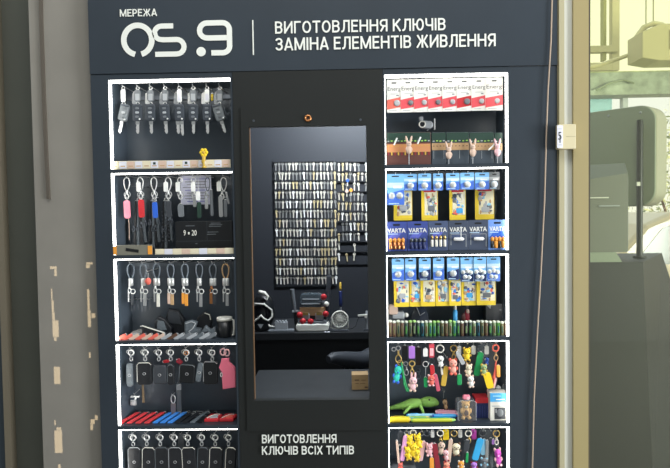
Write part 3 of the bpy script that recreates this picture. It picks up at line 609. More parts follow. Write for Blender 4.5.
# --- third shelf: cord loop keychains
hs = 263.5
LOOPM = mat('grey_cord', (108, 118, 128), .6)
spec3 = [(130.5, LOOPM, None, GREYD, 'grey cord keychain with a single ferrule nearest the lit side strip on the third shelf'),
 (143, LOOPM, None, STEEL, 'grey cord keychain with silver clips beside the hanging red bead'),
 (156.3, LOOPM, None, BONE, 'grey cord keychain with a white drop, third from the lit strip'),
 (170.4, LOOPM, BEIGE, TAN, 'grey cord keychain with tan and cream leather drops'),
 (184.6, LOOPM, ORG, ORG, 'grey cord keychain with an amber drop next to the tan leather drops'),
 (199, LOOPM, None, STEEL, 'grey cord keychain with a steel drop, third from the shelf end'),
 (212.6, LOOPM, COPPER, GREYD, 'dark cord keychain with coppery clips, second from the shelf end'),
 (225.4, TAN, None, STEEL, 'tan cord keychain at the centre-panel end of the third shelf')]
for i, (px, lm, d1, d2, lb) in enumerate(spec3):
    it = Item('cord_keychain', lb, 'keychain', px, hs, .06, 'cord keychains on the third shelf'); hook(partA, px, hs, .06)
    it.loop(px, 264, 279.5, 6.4, lm, .75, name='cord_loop')
    for q in ((-1.6, 1.6) if i in (2, 3, 4, 6, 7) else (0,)):
        X, Z = it.L(px + q, 282); b = it.mb(); b.lathe([(1.3, -3.8), (1.75, -3.4), (1.75, 3.4), (1.3, 3.8)] if len((0,)) and i not in (0, 1, 5) else [(2, -3.8), (2.5, -3.4), (2.5, 3.4), (2, 3.8)], CHROME, 12, Matrix.Translation((X, -.2, Z))); it.put('ferrule', b)
    it.clasp(px - 1.6, 286, 7, CHROME if i != 6 else COPPER); it.ring(px + 2, 291.5, 2.3, CHROME, .5, dy=-1)
    it.strap(px + 1.2, 294, px + 1.0, 305 + (i % 3), 3.2, d2, name='drop', sq=True); 
    if d1: it.strap(px - 2.2, 293, px - 2.2, 304, 2.8, d1, name='drop', sq=True)
    else: it.strap(px - 2.4, 293, px - 2.6, 302, 1.4, STEEL, name='chain_drop')
it = Item('bead', 'small red bead hanging among the grey cord keychains', 'bead', 148, 273, .05); hook(partA, 148, 272, .05); it.cord([(148, 273), (148, 278)], .3, STEEL); X, Z = it.L(148.3, 281.2); b = it.mb(); b.ell((X, -1, Z), (3, 2.6, 3.6), CORAL); it.put('ball', b)
for i in range(6):
    px = 131 + i * 3.6; it = Item('key_blank', f'thin dark key blank hanging low on the third shelf, {ORD[i]} from the lit strip', 'key', px, 301, .15, 'thin key blanks behind the cord keychains'); hook(partA, px, 300, .15)
    b = it.mb(); b.torus((0, 0, -1.2), 1, .35, DSTEEL, 'y', 10, 5); b.prism([(-.6, -2), (.6, -2), (.6, -10 + i % 3), (0, -11 + i % 3), (-.6, -9)], -.2, .2, DSTEEL); it.put('blank', b)
z = FLOOR[2]
def lump(name, label, cat, px, Y, w, h, d, m, tilt=0, extra=None):
    p = at(px, 335, Y); k = (Y + 2.3) / F; t = thing(name, label, cat, (p.x, Y, z)); b = MB(k); b.rbox((0, 0, h / 2), (w, d, h), min(w, h) * .3, m, RY(tilt, (0, 0, h / 2)) if tilt else None, min(d * .3, 1.6)); obj('body', b, t); return t, k
def pouch(name, label, cat, px, Y, m, poly, d, flap=None, zip_=None, btn=None):
    p = at(px, 335, Y); k = (Y + 2.3) / F; t = thing(name, label, cat, (p.x, Y, z)); b = MB(k); b.prism(poly, -d / 2, d / 2, m, None, d * .25); obj('body', b, t)
    if flap: b = MB(k); b.prism(flap[0], -d / 2 - .8, -d / 2 + .4, flap[1], None, .25); obj('flap', b, t)
    if zip_: b = MB(k); b.tube([(q[0], -d / 2 - .4, q[1]) for q in zip_[0]], .6, zip_[1], 6); obj('edging', b, t)
    return t
pouch('pouch', 'grey leather pouch lying at the strip end of the third shelf', 'pouch', 137, .08, mat('taupe_leather', (126, 124, 122), .5), [(-9, 0), (10, 0), (9, 6), (2, 7.5), (-5, 5)], 9, ([(-4, 1), (3, 1), (2, 5), (-3, 4.5)], GREYL))
pouch('wallet', 'black wallet with a white edge lying open beside the grey pouch', 'wallet', 153, .055, LEATH, [(-10, 0), (13, 0), (14, 4), (12, 6), (-9, 13), (-11, 11)], 8, None, ([(-11, 12.5), (-9, 13), (13.5, 5.6), (13, 4)], BONE))
pouch('key_case', 'black key case with bright studs leaning behind the white-edged wallet', 'case', 163, .10, LEATH, [(-8, 0), (9, 0), (10, 8), (3, 17), (-3, 20), (-8, 14)], 6, ([(-5, 6), (5, 6), (2, 15), (-4, 16)], LEATHG))
pouch('key_case', 'tall black leather case standing in the middle of the third shelf', 'case', 176, .13, LEATH, [(-9, 0), (11, 0), (9, 16), (4, 24), (-6, 26), (-10, 16)], 7, ([(-7, 12), (7, 10), (4, 22), (-6, 24)], GREYD))
pouch('pouch', 'slate grey leather pouch with a rolled edge beside the tall black case', 'pouch', 193, .07, LEATHG, [(-8, 0), (10, 0), (9, 8), (3, 9), (5, 15), (-1, 17), (-8, 15)], 8, None, ([(-6, 14), (0, 16), (4, 14), (1, 9), (-3, 6)], GREYL))
pouch('key_case', 'round-ended black case leaning behind the slate grey pouches', 'case', 204, .12, LEATH, [(-10, 0), (6, 0), (9, 12), (7, 21), (1, 23), (-6, 17)], 7, None, ([(2, 22), (7, 20), (8, 15)], BONE))
pouch('pouch', 'crumpled slate pouch leaning against the black jar', 'pouch', 208, .06, LEATHG, [(-9, 0), (9, 0), (8, 11), (3, 8), (-2, 12), (-6, 6)], 7, ([(-5, 2), (3, 2), (1, 7), (-3, 6)], GREYD))
p = at(224.5, 340, .05); t = thing('jar', 'black jar with a white rim at the end of the third shelf', 'jar', (p.x, .06, z)); k = 2.36 / F
b = MB(k); b.lathe([(6.8, 0), (7.2, .6), (7.2, 17), (6.6, 17), (6.4, 2)], BLACK, 24); obj('body', b, t)
b = MB(k); b.lathe([(6.4, 16.8), (7.8, 16.8), (7.8, 20), (6.4, 20)], BONE, 24); obj('rim', b, t, label='white rim')
b = MB(k); b.tube([(7, 0, 17.5), (9, 0, 17), (9.4, 0, 9), (8.8, 0, 2), (7.2, 0, 1.5)], 1.1, BONE, 8); obj('handle', b, t, label='white handle')
cols = [CORAL, CORAL, BEIGE, CORAL, BEIGE, CORAL, BEIGE, GREYL, BROWN, GREYL, GREYM, GREYL, LEATHG, GREYL, GREYM]
cn = ['coral', 'coral', 'beige', 'coral', 'beige', 'coral', 'beige', 'light grey', 'brown', 'light grey', 'mid grey', 'light grey', 'slate', 'light grey', 'mid grey']
for i in range(15):
    px = 121 + i * 6.4; p = at(px, 340, .02); k = 2.32 / F; b = MB(k); b.rbox((0, 0, 0), (3.6, 1.6, 11), .8, cols[i], Matrix.Translation((0, 3, 2.4)) @ Matrix.Rotation(math.radians(62), 4, 'Y'), .3)
    t = thing('leather_strap', f'{cn[i]} leather strap lying slantwise on the third shelf front, {ORD[i]} from the lit strip', 'strap', (p.x, .012, z), 'leather straps along the third shelf front'); obj('band', b, t)
    b = MB(k); b.torus((4.8, 3, 5.2), 1.1, .35, STEEL, 'y', 10, 5); obj('ring', b, t)
# --- fourth shelf: leather key cases
hs = 348.5
def kcase(px, lb, x0, x1, y0, y1, m, hy, rows, grp, badge=None, pinkt=False, tilt=0, edge=None):
    it = Item('key_case', lb, 'key case', px, hy, .06, grp); hook(partA, px, hy, .06)
    it.ring(px, hy + 4.2, 2.7, CHROME, .75); it.ring(px - 2.6, hy + 3.6, 2.2, STEEL, .5, dy=1)
    it.clasp(px, hy + 6.4, 6.5, STEEL)
    X0, Z1 = it.L(x0, y0); X1, Z0 = it.L(x1, y1); w, h = X1 - X0, Z1 - Z0; T = RY(tilt, ((X0 + X1) / 2, 0, (Z0 + Z1) / 2)); cx = (X0 + X1) / 2
    b = it.mb(); b.rbox((cx, -1, (Z0 + Z1) / 2), (w, 4, h), 2.4, m, T, 1.0); body = it.put('pouch', b)
    b = it.mb(); b.tube([T @ Vector(v) for v in ((X0 + .4, -2.6, Z0 + 3), (X0 + .5, -2.6, Z1 - 2.4), (X0 + 2.6, -2.6, Z1 - .4), (X1 - 2.6, -2.6, Z1 - .4), (X1 - .5, -2.6, Z1 - 2.4))], .42, edge or LEATHG, 6); it.put('piping', b, body)
    b = it.mb(); b.tube([T @ Vector((cx + 1.5 * math.cos(g), -3.15, (Z0 + Z1) / 2 + 1.2 * math.sin(g))) for g in [i * PI / 5 for i in range(10)]], .3, STEEL, 5, True); it.put('badge', b, body)
    return it
kcase(131, 'narrow grey leather key case next to the lit side strip on the fourth shelf', 126.5, 133, 363, 386.5, LEATHG, hs, 0, 'key cases on the fourth shelf')
it = kcase(145, 'wide black key case with a pale top edge next to the narrow grey case', 137, 152, 362, 384.5, LEATH, hs, 0, 'key cases on the fourth shelf', edge=BONE); it.strap(141, 378, 141.3, 404, 2.2, mat('dark_tan', (112, 94, 70), .6), dy=2, name='rear_strap')
kcase(158.5, 'smooth dark slate key case third from the lit strip on the fourth shelf', 153, 166.5, 365, 384, GREYD, hs, 0, 'key cases on the fourth shelf', edge=GREYD)
it = kcase(170.5, 'slim dark key case with a red tab behind, fourth from the lit strip', 167, 174.5, 364, 384.5, LEATH, hs, 0, 'key cases on the fourth shelf'); it.strap(162, 362.5, 168, 361.5, 3, RED, dy=3, name='tab', label='red tab')
it = kcase(186, 'broad black key case under a copper-lined ring in the middle of the fourth shelf', 179, 195, 364, 383, BLACK, hs, 0, 'key cases on the fourth shelf', tilt=4); it.strap(176, 360, 181, 364, 5, MAROON, dy=2, name='tab'); it.ring(186.5, 352.8, 1.8, COPPER, .5, dy=-2, name='copper_ring')
it = kcase(199, 'grey studded key case hanging aslant beside the round black pouch', 196.5, 202, 362, 382, LEATHG, hs, 0, 'key cases on the fourth shelf', tilt=12)
it = kcase(212, 'round black key case with pale stitching beside the pink case', 203, 217.5, 361, 384, BLACK, hs, 0, 'key cases on the fourth shelf', edge=STEEL)
it = Item('key_case', 'bright pink bottle-shaped key case at the end of the fourth shelf', 'key case', 224.5, hs, .055, 'key cases on the fourth shelf'); hook(partA, 224.5, hs, .055)
it.ring(223, 352, 2.8, LPINK, .8, sz=1.2); it.ring(227, 352.5, 2.6, LPINK, .8, dy=-1, sz=1.25)
b = it.mb(); P = [(222, 358), (229.5, 358), (230, 362), (235, 367), (235.8, 372), (235.5, 387), (222.5, 389), (221.5, 371), (219, 367), (221, 362)]; b.prism([it.L(*q) for q in P], -3.6, .6, mat('rose_pink', (240, 120, 145), .4), None, .9); it.put('pouch', b)
X, Z = it.L(221.5, 374); b = it.mb(); b.torus((X, -3.6, Z), 1.4, .45, CHROME, 'y', 12, 6, .7, 1.4); it.put('clip', b)
it = Item('metal_clip', 'silver square clip hanging low on the fourth shelf near the lit strip', 'clip', 135, 394.5, .12); hook(partA, 135, 394, .12); b = it.mb(); b.rbox((0, 0, -2), (9, 2, 1.6), .5, CHROME, None, .2); b.box((1.5, -.5, -6), (1.6, 1.4, 8), CHROME, RY(12)); b.rbox((-1.5, -.6, -8), (6, 2, 5.6), .8, STEEL, None, .3); it.put('clip', b)
it = Item('zip_pull', 'silver loop-topped pull standing out against the dark back of the fourth shelf', 'zip pull', 173, 395, .12); hook(partA, 173, 395, .12); b = it.mb(); b.torus((0, 0, -4.2), 2.1, .55, CHROME, 'y', 14, 6, 1, 2); it.put('loop', b); b = it.mb(); b.rbox((0, 0, -14.5), (4.8, 1, 12), .6, mat('pinkish_steel', (176, 160, 156), .35, .8), None, .2); it.put('plate', b)
it = Item('strap', 'plain grey strap hanging down the middle of the fourth shelf', 'strap', 178.6, 384, .14); hook(partA, 178.6, 384, .14); b = it.mb(); b.rbox((0, 0, -3), (5, .9, 6), .5, GREYL, None, .2); it.put('tab', b); b = it.mb(); b.rbox((0, .2, -18.5), (4.4, .7, 25), .5, GREYM, None, .2); it.put('band', b)
z = FLOOR[3]
cs = [(RED, 'red')] * 4 + [(SKYB, 'blue')] * 3 + [(LEATH, 'black')] * 2 + [(LEATHG, 'grey')] + [(BLACK, 'glossy black')]
STR = mat('strap_red', (220, 66, 72), .45); STB = mat('strap_blue', (66, 140, 226), .45)
for i, (m, n) in enumerate(cs):
    px = 127 + i * 8.6 if i < 4 else 161 + (i - 4) * 7.4; p = at(px, 422, .05); k = 2.35 / F; m = {RED: STR, SKYB: STB}.get(m, m)
    t = thing('wrist_strap', f'{n} wrist strap lying slantwise on the fourth shelf, {ORD[i]} from the lit strip', 'strap', (p.x, .02, z), 'wrist straps lying on the fourth shelf')
    b = MB(k); b.prism([(-6.5, 1), (-2, 1), (6.5, 27), (2.5, 27)], -.7, .7, m, Matrix.Translation((0, 0, .9)) @ Matrix.Rotation(math.radians(-86), 4, 'X'), .3)
    for v in b.v: pass
    obj('band', b, t); b = MB(k); b.torus((6, 27.5, 2.0), 1.6, .4, STEEL, 'y', 12, 5); obj('ring', b, t)
for i, px in enumerate((213, 228)):
    p = at(px, 424, .05); k = 2.35 / F; t = thing('wallet', ('crumpled red packet lying before the back of the fourth shelf', 'crumpled red packet at the very end of the fourth shelf')[i], 'packet', (p.x, .07, z))
    b = MB(k); b.prism([(-8, -8), (6, -8), (8, 6), (1, 9), (-5, 8)], -1.6, 1.6, RED, Matrix.Translation((0, 0, 1.7)) @ Matrix.Rotation(-PI / 2, 4, 'X'), .6); obj('wrapper', b, t)
    b = MB(k); b.prism([(-3, -6), (5, -5), (4, 2), (-2, 3)], -.4, .4, CORAL if i else GREYL, Matrix.Translation((0, 0, 3.6)) @ Matrix.Rotation(-PI / 2, 4, 'X'), .15); b.tube([(-6, -6, 3.6), (0, 2, 4.2), (5, 5, 3.6)], .5, BONE, 5); obj('print', b, t)
chain(131, 172, .13, z, DSTEEL, 'dull steel chain lying behind the red and blue straps', 3, .02)
chain(176, 205, .13, z, STEEL, 'steel chain lying behind the black straps of the fourth shelf', 4, .025)
chain(192, 212, .09, z, DSTEEL, 'short chain end beside the crumpled red packet', 5, .015)
# --- lowest shelf
hs = 433.5
for i, (px, x0, x1, tl, lb) in enumerate(((133, 128, 141, 0, 'nearest the lit side strip'), (146.5, 142, 155, 2, 'second from the strip, behind a clip'), (160, 155, 168.5, 0, 'third from the lit strip'), (174, 168.5, 182, 0, 'fourth from the lit strip'),
    (187.5, 182, 196, -2, 'pale top edge, fifth from the strip'), (201.5, 197, 208, 4, 'narrow and turned, third from the shelf end'), (215, 209, 222, 3, 'bright-shouldered, second from the end'), (228.3, 225, 235.5, 4, 'bright side edge, at the end'))):
    kcase(px, 'black leather key pouch on the lowest shelf, ' + lb, x0, x1, 446.5, 476, LEATH, hs, 0, 'key pouches on the lowest shelf', tilt=tl, edge=[GREYL, BONE, LEATHG, GREYL, BONE, LEATHG, BONE, BONE][i])
it = Item('strap', 'wide grey strap hanging behind the lowest row of key pouches', 'strap', 181, 434, .14); hook(partA, 181, 434, .14); b = it.mb(); b.rbox((0, 0, -13), (6, 1, 26), .6, GREYM, None, .2); it.put('band', b)
# ================================================================== cabinet beside the glass partition
def card(name, label, cat, x0, x1, y0, y1, Y, m, grp, hooked=True, tilt=0, th=.9):
    px = (x0 + x1) / 2; it = Item(name, label, cat, px, y0 + 2, Y, grp)
    if hooked: hook(partB, px, y0 + 1.2, Y)
    return it, px
# top shelf : white and red coin cell cards
xs = [386.5, 400.3, 413.8, 427.8, 442.2, 456.6, 471.2, 485.2]
REDP = mat('red_print', (222, 84, 92), .45); CARDW = mat('card_white', (228, 228, 222), .5)
for i, x0 in enumerate(xs):
    x1 = x0 + (15 if i < 7 else 17.5); Y = .055 - i * .0022 + .02; dy_ = -i * .42; y0 = 79.5 - i * .32; y1 = y0 + 33
    it, px = card('battery_card', ('white and red coin battery card ' + ('at the centre-panel end of the top shelf', 'second in the top row of red cards', 'third in the top row of red cards', 'fourth in the top row of red cards', 'fifth in the top row of red cards', 'sixth in the top row of red cards, darker band', 'second from the lit strip in the top row', 'nearest the lit side strip, its face fully showing')[i]), 'battery card', x0, x1, y0, y1, Y, CARDW, 'white and red battery cards on the top shelf')
    X0, ZT = it.L(x0, y0); X1, ZB = it.L(x1, y1); b = it.mb(); w = X1 - X0
    b.rbox((0, 0, (ZT + ZB) / 2), (w, .8, ZT - ZB), 1, CARDW, None, .1); f = -.45
    b.prism([(X0 + .1, ZT - 20.5), (X1 - .1, ZT - 17.5), (X1 - .1, ZT - 27.5), (X0 + .1, ZT - 30)], f - .1, f + .1, [CORAL, REDP, REDP, REDP, REDP, RED, REDP, REDP][i])
    b.rbox((0, f, ZT - 3.6), (5, .12, 1.3), .6, BLACK); b.box((0, f, ZT - 14.5), (w * .5, .1, .6), GREYL); b.box((w * .22, f, ZT - 16), (2.5, .1, 1), GREYM); b.box((-w * .1, f, ZT - 31), (w * .5, .1, .5), GREYL)
    cd_ = it.put('card', b)
    b = it.mb(); b.text('Energ', X0 + 1.2, X1 - 1.0, ZT - 12.4, ZT - 7.4, f, BLACK if i % 2 else GREYD, .08, .0); it.put('lettering', b, cd_)
    b = it.mb(); R = 3.1 if i in (0, 5) else 2.6; b.lathe([(R, 0), (R, .9), (R * .85, 1.3), (R * .3, 1.35)], GREYM if i in (1, 3, 5) else GREYL, 16, Matrix.Translation((w * .17, f, ZT - 23.6)) @ Matrix.Rotation(PI / 2, 4, 'X')); it.put('coin_cell', b)
z = FLOOR[0]
t = thing('camera_figure', 'white toy camera on a small bracket below the red battery cards', 'toy camera', at(426, 128, .13)); k = 2.43 / F
b = MB(k); b.rbox((0, 0, 3), (13, 7, 8), 3.6, GREYL, RY(6), 1.5); b.rbox((-5, -1, 9), (4, 3, 4), 1, GREYL, None, .5); obj('body', b, t)
b = MB(k); b.torus((-4.2, -3.8, 3.2), 3.0, .7, BONE, 'y', 18, 6); b.cyl((-4.2, -4, 3.2), (-4.2, -2, 3.2), 2.7, BLACK, 16); obj('lens', b, t, label='round dark lens')
b = MB(k); b.rbox((8.3, 0, 3.6), (1.2, 5, 11), .5, WHITE, None, .2); b.tube([(7.5, 0, 3.6), (5, 0, 3.6)], 1.2, WHITE, 8); b.tube([(2, 0, -1), (1, 0, -3)], .8, GREYL, 6); b.tube([(8.3, 0, 2), (8.3, 11, 2)], 1, WHITE, 6); obj('bracket', b, t)
hk = at(432, 120, .13)
# boxed goods with copper bands
BAND = mat('copper_band', (206, 142, 96), .4); TBAND = mat('tan_band', (188, 152, 112), .45); RBR = mat('red_brown', (96, 58, 52), .5); SLATE = mat('slate_front', (66, 76, 86), .4)
bx = [(386.5, 431, 132.5, BAND), (431.8, 446, 132.5, TBAND), (446.5, 469, 132, TBAND), (469.5, 494, 132, TBAND), (494.5, 502.5, 132, TBAND)]
lbs = ['wide display box with a copper band at the centre-panel end of the top shelf', 'narrow box with a tan band beside the wide copper-banded box', 'box with a tan band in the middle of the top shelf', 'box with a tan band between the second and last rabbits', 'narrowest tan-banded box beside the lit strip of the top shelf']
for i, (x0, x1, y0, bm_) in enumerate(bx):
    yb = 165 - i * .6; t, w, h, k = boxthing('display_box', lbs[i], 'box', x0, x1, y0, yb, .03, .10, z, RBR if i == 0 else SLATE, grp='banded boxes on the top shelf'); H = h / k; Wd = w / k
    b = MB(k); b.box((0, -.1, H - 5), (Wd * .98, .25, 9.5), DGREEN); obj('top_label', b, t)
    b = MB(k); b.box((0, -.15, H - (15.5 if i == 0 else 14)), (Wd * .98, .3, 8 if i == 0 else 7), bm_); obj('band', b, t, label='copper-toned band' if i == 0 else 'tan band')
    b = MB(k); rr = random.Random(i)
    n = int(Wd / 3.2)
    for j in range(n):
        x = -Wd / 2 + 2 + j * (Wd - 4) / max(1, n - 1); b.box((x, -.3, H - 8.6 + .3 * (j % 2)), (1.9, .12, 1.1), LGREEN if j % 3 else GREYL); b.box((x, -.4, H - 13.5), (1.4, .12, .7), BROWN if i else MUST)
        if i == 0: b.box((x, -.2, H - 21), (1.3, .16, 3), MUST if j % 2 else MAROON)
        elif j % 3 == 0: b.box((x, -.2, H - 22), (.35, .2, 8), GREYL)
    obj('print', b, t)
for i, (px, py, m) in enumerate(((409, 146, BEIGE), (448.8, 152, BEIGE), (472.8, 150, BEIGE), (497.5, 150, LPINK))):
    p = at(px, 160, .012); k = 2.31 / F; h0 = (162 - py) ; t = thing('rabbit_figurine', ['pinkish rabbit figurine clipped before the wide copper-banded box', 'beige rabbit figurine before the narrow tan-banded box', 'beige rabbit figurine in the middle of the tan-banded boxes', 'pale pink rabbit figurine beside the lit side strip'][i], 'figurine', (p.x, .012, z), 'rabbit figurines on the top shelf')
    b = MB(k); T = Matrix.Translation((0, 0, h0 - 2)); b.ell((0, 0, 1), (3.2, 1.6, 4.2), m, T=T); b.ell((0, -.2, 6.5), (2.7, 1.6, 2.6), m, T=T); b.ell((-2.4, -.6, 1.4), (1, .8, 2), m, 8, 6, T); b.ell((2.4, -.6, 1.4), (1, .8, 2), m, 8, 6, T); b.tube([(0, .2, -2), (0, .4, -h0 + 2.05)], .5, GREYL, 6, T=T); obj('body', b, t)
    for q in (-1, 1): b = MB(k); b.ell((0, 0, 3), (1.15, .7, 4), m, 8, 6, T @ Matrix.Translation((q * 1.5, 0, 8)) @ Matrix.Rotation(q * .22, 4, 'Y')); obj('ear', b, t)
    b = MB(k)
    for q in (-1, 1): b.ell((q * .9, -1.8, 7), (.3, .2, .35), BLACK, 6, 5, T)
    obj('eyes', b, t)
for i, (px, py) in enumerate(((395.5, 142), (419, 141), (492, 147))):
    it = Item('stick', ('white stick leaning before the wide box beside the panel', 'white stick leaning before the wide box beyond the first rabbit', 'white stick leaning at the last rabbit')[i], 'stick', px, py - 4, .018); b = it.mb(); b.cyl((1.6 + (2 if i == 2 else 0), 0, 0), (-1.6 - (2 if i == 2 else 0), -.4, -7), .8, WHITE, 8); it.put('rod', b)
# second shelf cards
CB1 = mat('card_sky', (120, 180, 232), .4); CB2 = mat('card_blue', (70, 110, 205), .4); CB3 = mat('card_pale', (190, 218, 240), .4)
def blue_card(x0, x1, y0, y1, lb, grp, Y=.05, cells=1, dark=False, bits=0, silver=False):
    it, px = card('battery_card', lb, 'battery card', x0, x1, y0, y1, Y, CB1, grp); X0, ZT = it.L(x0, y0); X1, ZB = it.L(x1, y1); w, h = X1 - X0, ZT - ZB; f = -.45; b = it.mb()
    b.rbox((0, 0, (ZT + ZB) / 2), (w, .8, h), 1, GREYM if silver else CB1, None, .1); b.rbox((0, f, ZT - 2.4), (w * .42, .12, 1.3), .6, BLACK)
    b.box((0, f, ZT - h * .36), (w * .96, .1, h * .16), CB3 if not silver else GREYL)
    b.prism([(X0 + .2, ZB + .3), (X1 - .2, ZB + .3), (X1 - .2, ZB + h * (.3 if bits else .5)), (X0 + .2, ZB + h * (.42 if bits else .36))], f - .08, f, GREYD if silver else (NAVYB if dark else CB2))
    b.box((w * .12, f - .06, ZT - h * .42), (w * .5, .1, h * .08), WHITE); b.box((-w * .1, f - .06, ZB + 1.4), (w * .6, .1, .7), CB3)
    cd_ = it.put('card', b); pos = {1: [(0, .3)], 2: [(-.22, .3), (.24, .3)], 5: [(-.3, .4), (.02, .44), (.3, .38), (-.16, .2), (.16, .18)]}[cells]
    for (u, v) in pos:
        R = 2.9 if cells < 5 else 1.9; q = it.mb(); T = Matrix.Translation((u * w, f, ZB + v * h)) @ Matrix.Rotation(PI / 2, 4, 'X'); q.lathe([(R, 0), (R, .8), (R * .86, 1.2), (R * .3, 1.25)], CHROME, 16, T); q.torus((u * w, f - .1, ZB + v * h), R * 1.15, .25, CB3, 'y', 16, 5); it.put('coin_cell', q)
    return it
g2 = 'blue battery cards in the upper row of the second shelf'
blue_card(386.5, 404, 174, 205, 'tall blue battery card with two coin cells at the panel end of the second shelf', g2, .045, 2)
blue_card(403.5, 417, 174, 190.5, 'blue battery card next to the tall two-cell card on the second shelf', g2, .055)
blue_card(418, 431, 173.5, 190.5, 'blue battery card third in the upper row of the second shelf', g2)
blue_card(433, 443, 173.3, 190.5, 'narrow blue battery card beside a dark gap on the second shelf', g2, .055)
blue_card(446, 459.3, 173, 190, 'blue battery card fifth in the upper row of the second shelf', g2)
blue_card(460.2, 474, 172.6, 189.5, 'blue battery card sixth in the upper row of the second shelf', g2)
blue_card(475, 489, 172.4, 189.5, 'blue battery card overlapping the pale card near the lit strip', g2)
blue_card(489, 499.5, 172, 189.5, 'grey-silver battery card nearest the lit strip of the second shelf', g2, .055, silver=True)
YB = mat('card_yellow', (236, 206, 60), .45); YP = mat('card_cream', (232, 226, 196), .5)
SAGE = mat('sage_print', (150, 164, 140), .5)
def yellow_card(x0, x1, y0, y1, lb, grp, seed, Y=.075, redtop=True, foot=True):
    it, px = card('battery_card', lb, 'battery card', x0, x1, y0, y1, Y, YB, grp); X0, ZT = it.L(x0, y0); X1, ZB = it.L(x1, y1); w, h = X1 - X0, ZT - ZB; f = -.45; b = it.mb(); rr = random.Random(seed)
    b.rbox((0, 0, (ZT + ZB) / 2), (w, .8, h), .8, YB, None, .1); b.rbox((w * .08, f, ZB + h * .56), (w * .78, .12, h * .78), .6, YP)
    if redtop: b.box((0, f - .06, ZT - 1.6), (w * .74, .14, 2.2), RED)
    for i in range(26):
        m = rr.choice([GREYL, GREYM, CYAN, BLUE, CORAL, TAN, BONE, SAGE, GREYL, GREYM, BONE, SLATE, STB, TAN]); b.ell((X0 + w * rr.uniform(.22, .88), f - .1 - i * .008, ZB + h * rr.uniform(.2, .88)), (rr.uniform(.6, 2.3), .15, rr.uniform(.5, 2.6)), m, 8, 5, None)
    cd_ = it.put('card', b)
    b = it.mb(); b.rbox((w * rr.uniform(0, .18), f - .3, ZB + h * rr.uniform(.3, .42)), (w * .42, .6, h * .17), 1, rr.choice([GREYM, TAN, SKYB, GREYL]), None, .3); it.put('blister', b, cd_)
    return it
g = 'yellow battery cards of the second shelf'
yellow_card(393.5, 412, 190, 220.5, 'yellow battery card hanging behind the tall two-cell card', g, 1, redtop=False)
yellow_card(421.3, 437.5, 189.5, 220.5, 'yellow battery card with a magenta top between two dark gaps', g, 2)
yellow_card(449.3, 465.5, 189.5, 220, 'yellow battery card third of four on the second shelf', g, 3)
yellow_card(475, 494, 188.5, 219.5, 'widest yellow battery card with a red top near the lit strip', g, 4)
z = FLOOR[1]
vn = ['blue pack of four orange batteries at the panel end of the second shelf', 'blue pack of dark batteries next to the orange batteries', 'grey-blue pack showing four gold batteries', 'dark pack with one white battery crossed by a white line', 'dark pack with one white battery beside the bright blue pack', 'bright blue pack of orange batteries nearest the lit strip']
PK = [mat('pack_blue', (62, 78, 148), .4), mat('pack_slate', (74, 88, 120), .4), mat('pack_dark', (66, 76, 96), .4), mat('pack_bright', (110, 150, 220), .4)]
vx = [386.5, 407.5, 428.5, 448.5, 468.3, 488.3]; VXE = [407, 428, 448, 468, 488, 506.3]
for i in range(6):
    x0, x1 = vx[i], VXE[i]; y0 = 222 - i * .5; y1 = 251.5 - i * .35; px = (x0 + x1) / 2; Y = .02; it = Item('battery_pack', vn[i], 'battery pack', px, y1, Y, 'battery packs on the second shelf', z=z + .0005); X0, _ = it.L(x0, 0); X1, _ = it.L(x1, 0); w = X1 - X0; h = y1 - y0; b = it.mb(); f = -.45
    m = [PK[0], PK[0], PK[1], PK[2], PK[2], PK[3]][i]; b.rbox((0, 0, h / 2), (w, .8, h), 1, m, None, .1); b.rbox((0, f, h - 3.2), (7, .14, 1.7), .8, BLACK)
    if i != 5: b.prism([(X0 + 1, h * .4), (X0 + w * .5, h * .4), (X0 + w * .75, h * .62), (X0 + w * .3, h * .62)], f - .05, f, VIOLET if i < 3 else PK[1])
    else: b.prism([(X0 + 1, h * .4), (X1 - 1, h * .4), (X0 + w * .75, h * .62), (X0 + w * .3, h * .62)], f - .05, f, BLUE)
    b.box((-w * .18, f - .06, h * .585), (w * .48, .1, .7), CB3)
    cd_ = it.put('card', b)
    b = it.mb(); b.text('VARTA', X0 + 1.2, X1 - 1.2, h * .625, h * .775, f, WHITE if i in (5,) else CARDW, .12, .022); it.put('lettering', b, cd_)
    if i in (0, 1, 5, 2):
        n = 4; sp = w * .8 / 4 if i != 2 else 4.2; R = 1.75 if i != 2 else 1.35; bh = 10.6
        for j in range(n):
            q = it.mb(); T = Matrix.Translation(((j - 1.5) * sp, -2, h * .07 if i != 2 else h * .14)); hi = [ORG, DSTEEL, BRASS, None, None, ORG][i]; lo = [COPPER, NAVYB, BONE, None, None, BLACK if j % 2 == 0 else ORG][i]
            q.lathe([(R * .9, 0), (R, .3), (R, bh * .66)], lo, 12, T); q.lathe([(R, bh * .66), (R, bh * .95), (R * .8, bh), (R * .35, bh), (R * .35, bh + .8), (.1, bh + .8)], hi, 12, T); it.put('battery', q)
    else:
        q = it.mb(); T = Matrix.Translation((-4.5, -1.8, h * .38)) @ Matrix.Rotation(PI / 2, 4, 'Y'); q.lathe([(1.5, 0), (1.7, .3), (1.7, 9), (1.3, 9.4), (.6, 9.4), (.6, 10.2)], WHITE, 12, T); it.put('battery', q)
        q = it.mb(); q.stroke([(X0 + 2.5, h * .18), (X0 + 2.5, h * .54), (X1 - 2, h * .54), (X1 - 2, h * .12)], .5, f - .12, f, GREYL)
        if i == 3: q.box((2.2, -3.8, h * .58), (.7, .3, 13), WHITE)
        it.put('printed_frame', q, cd_)
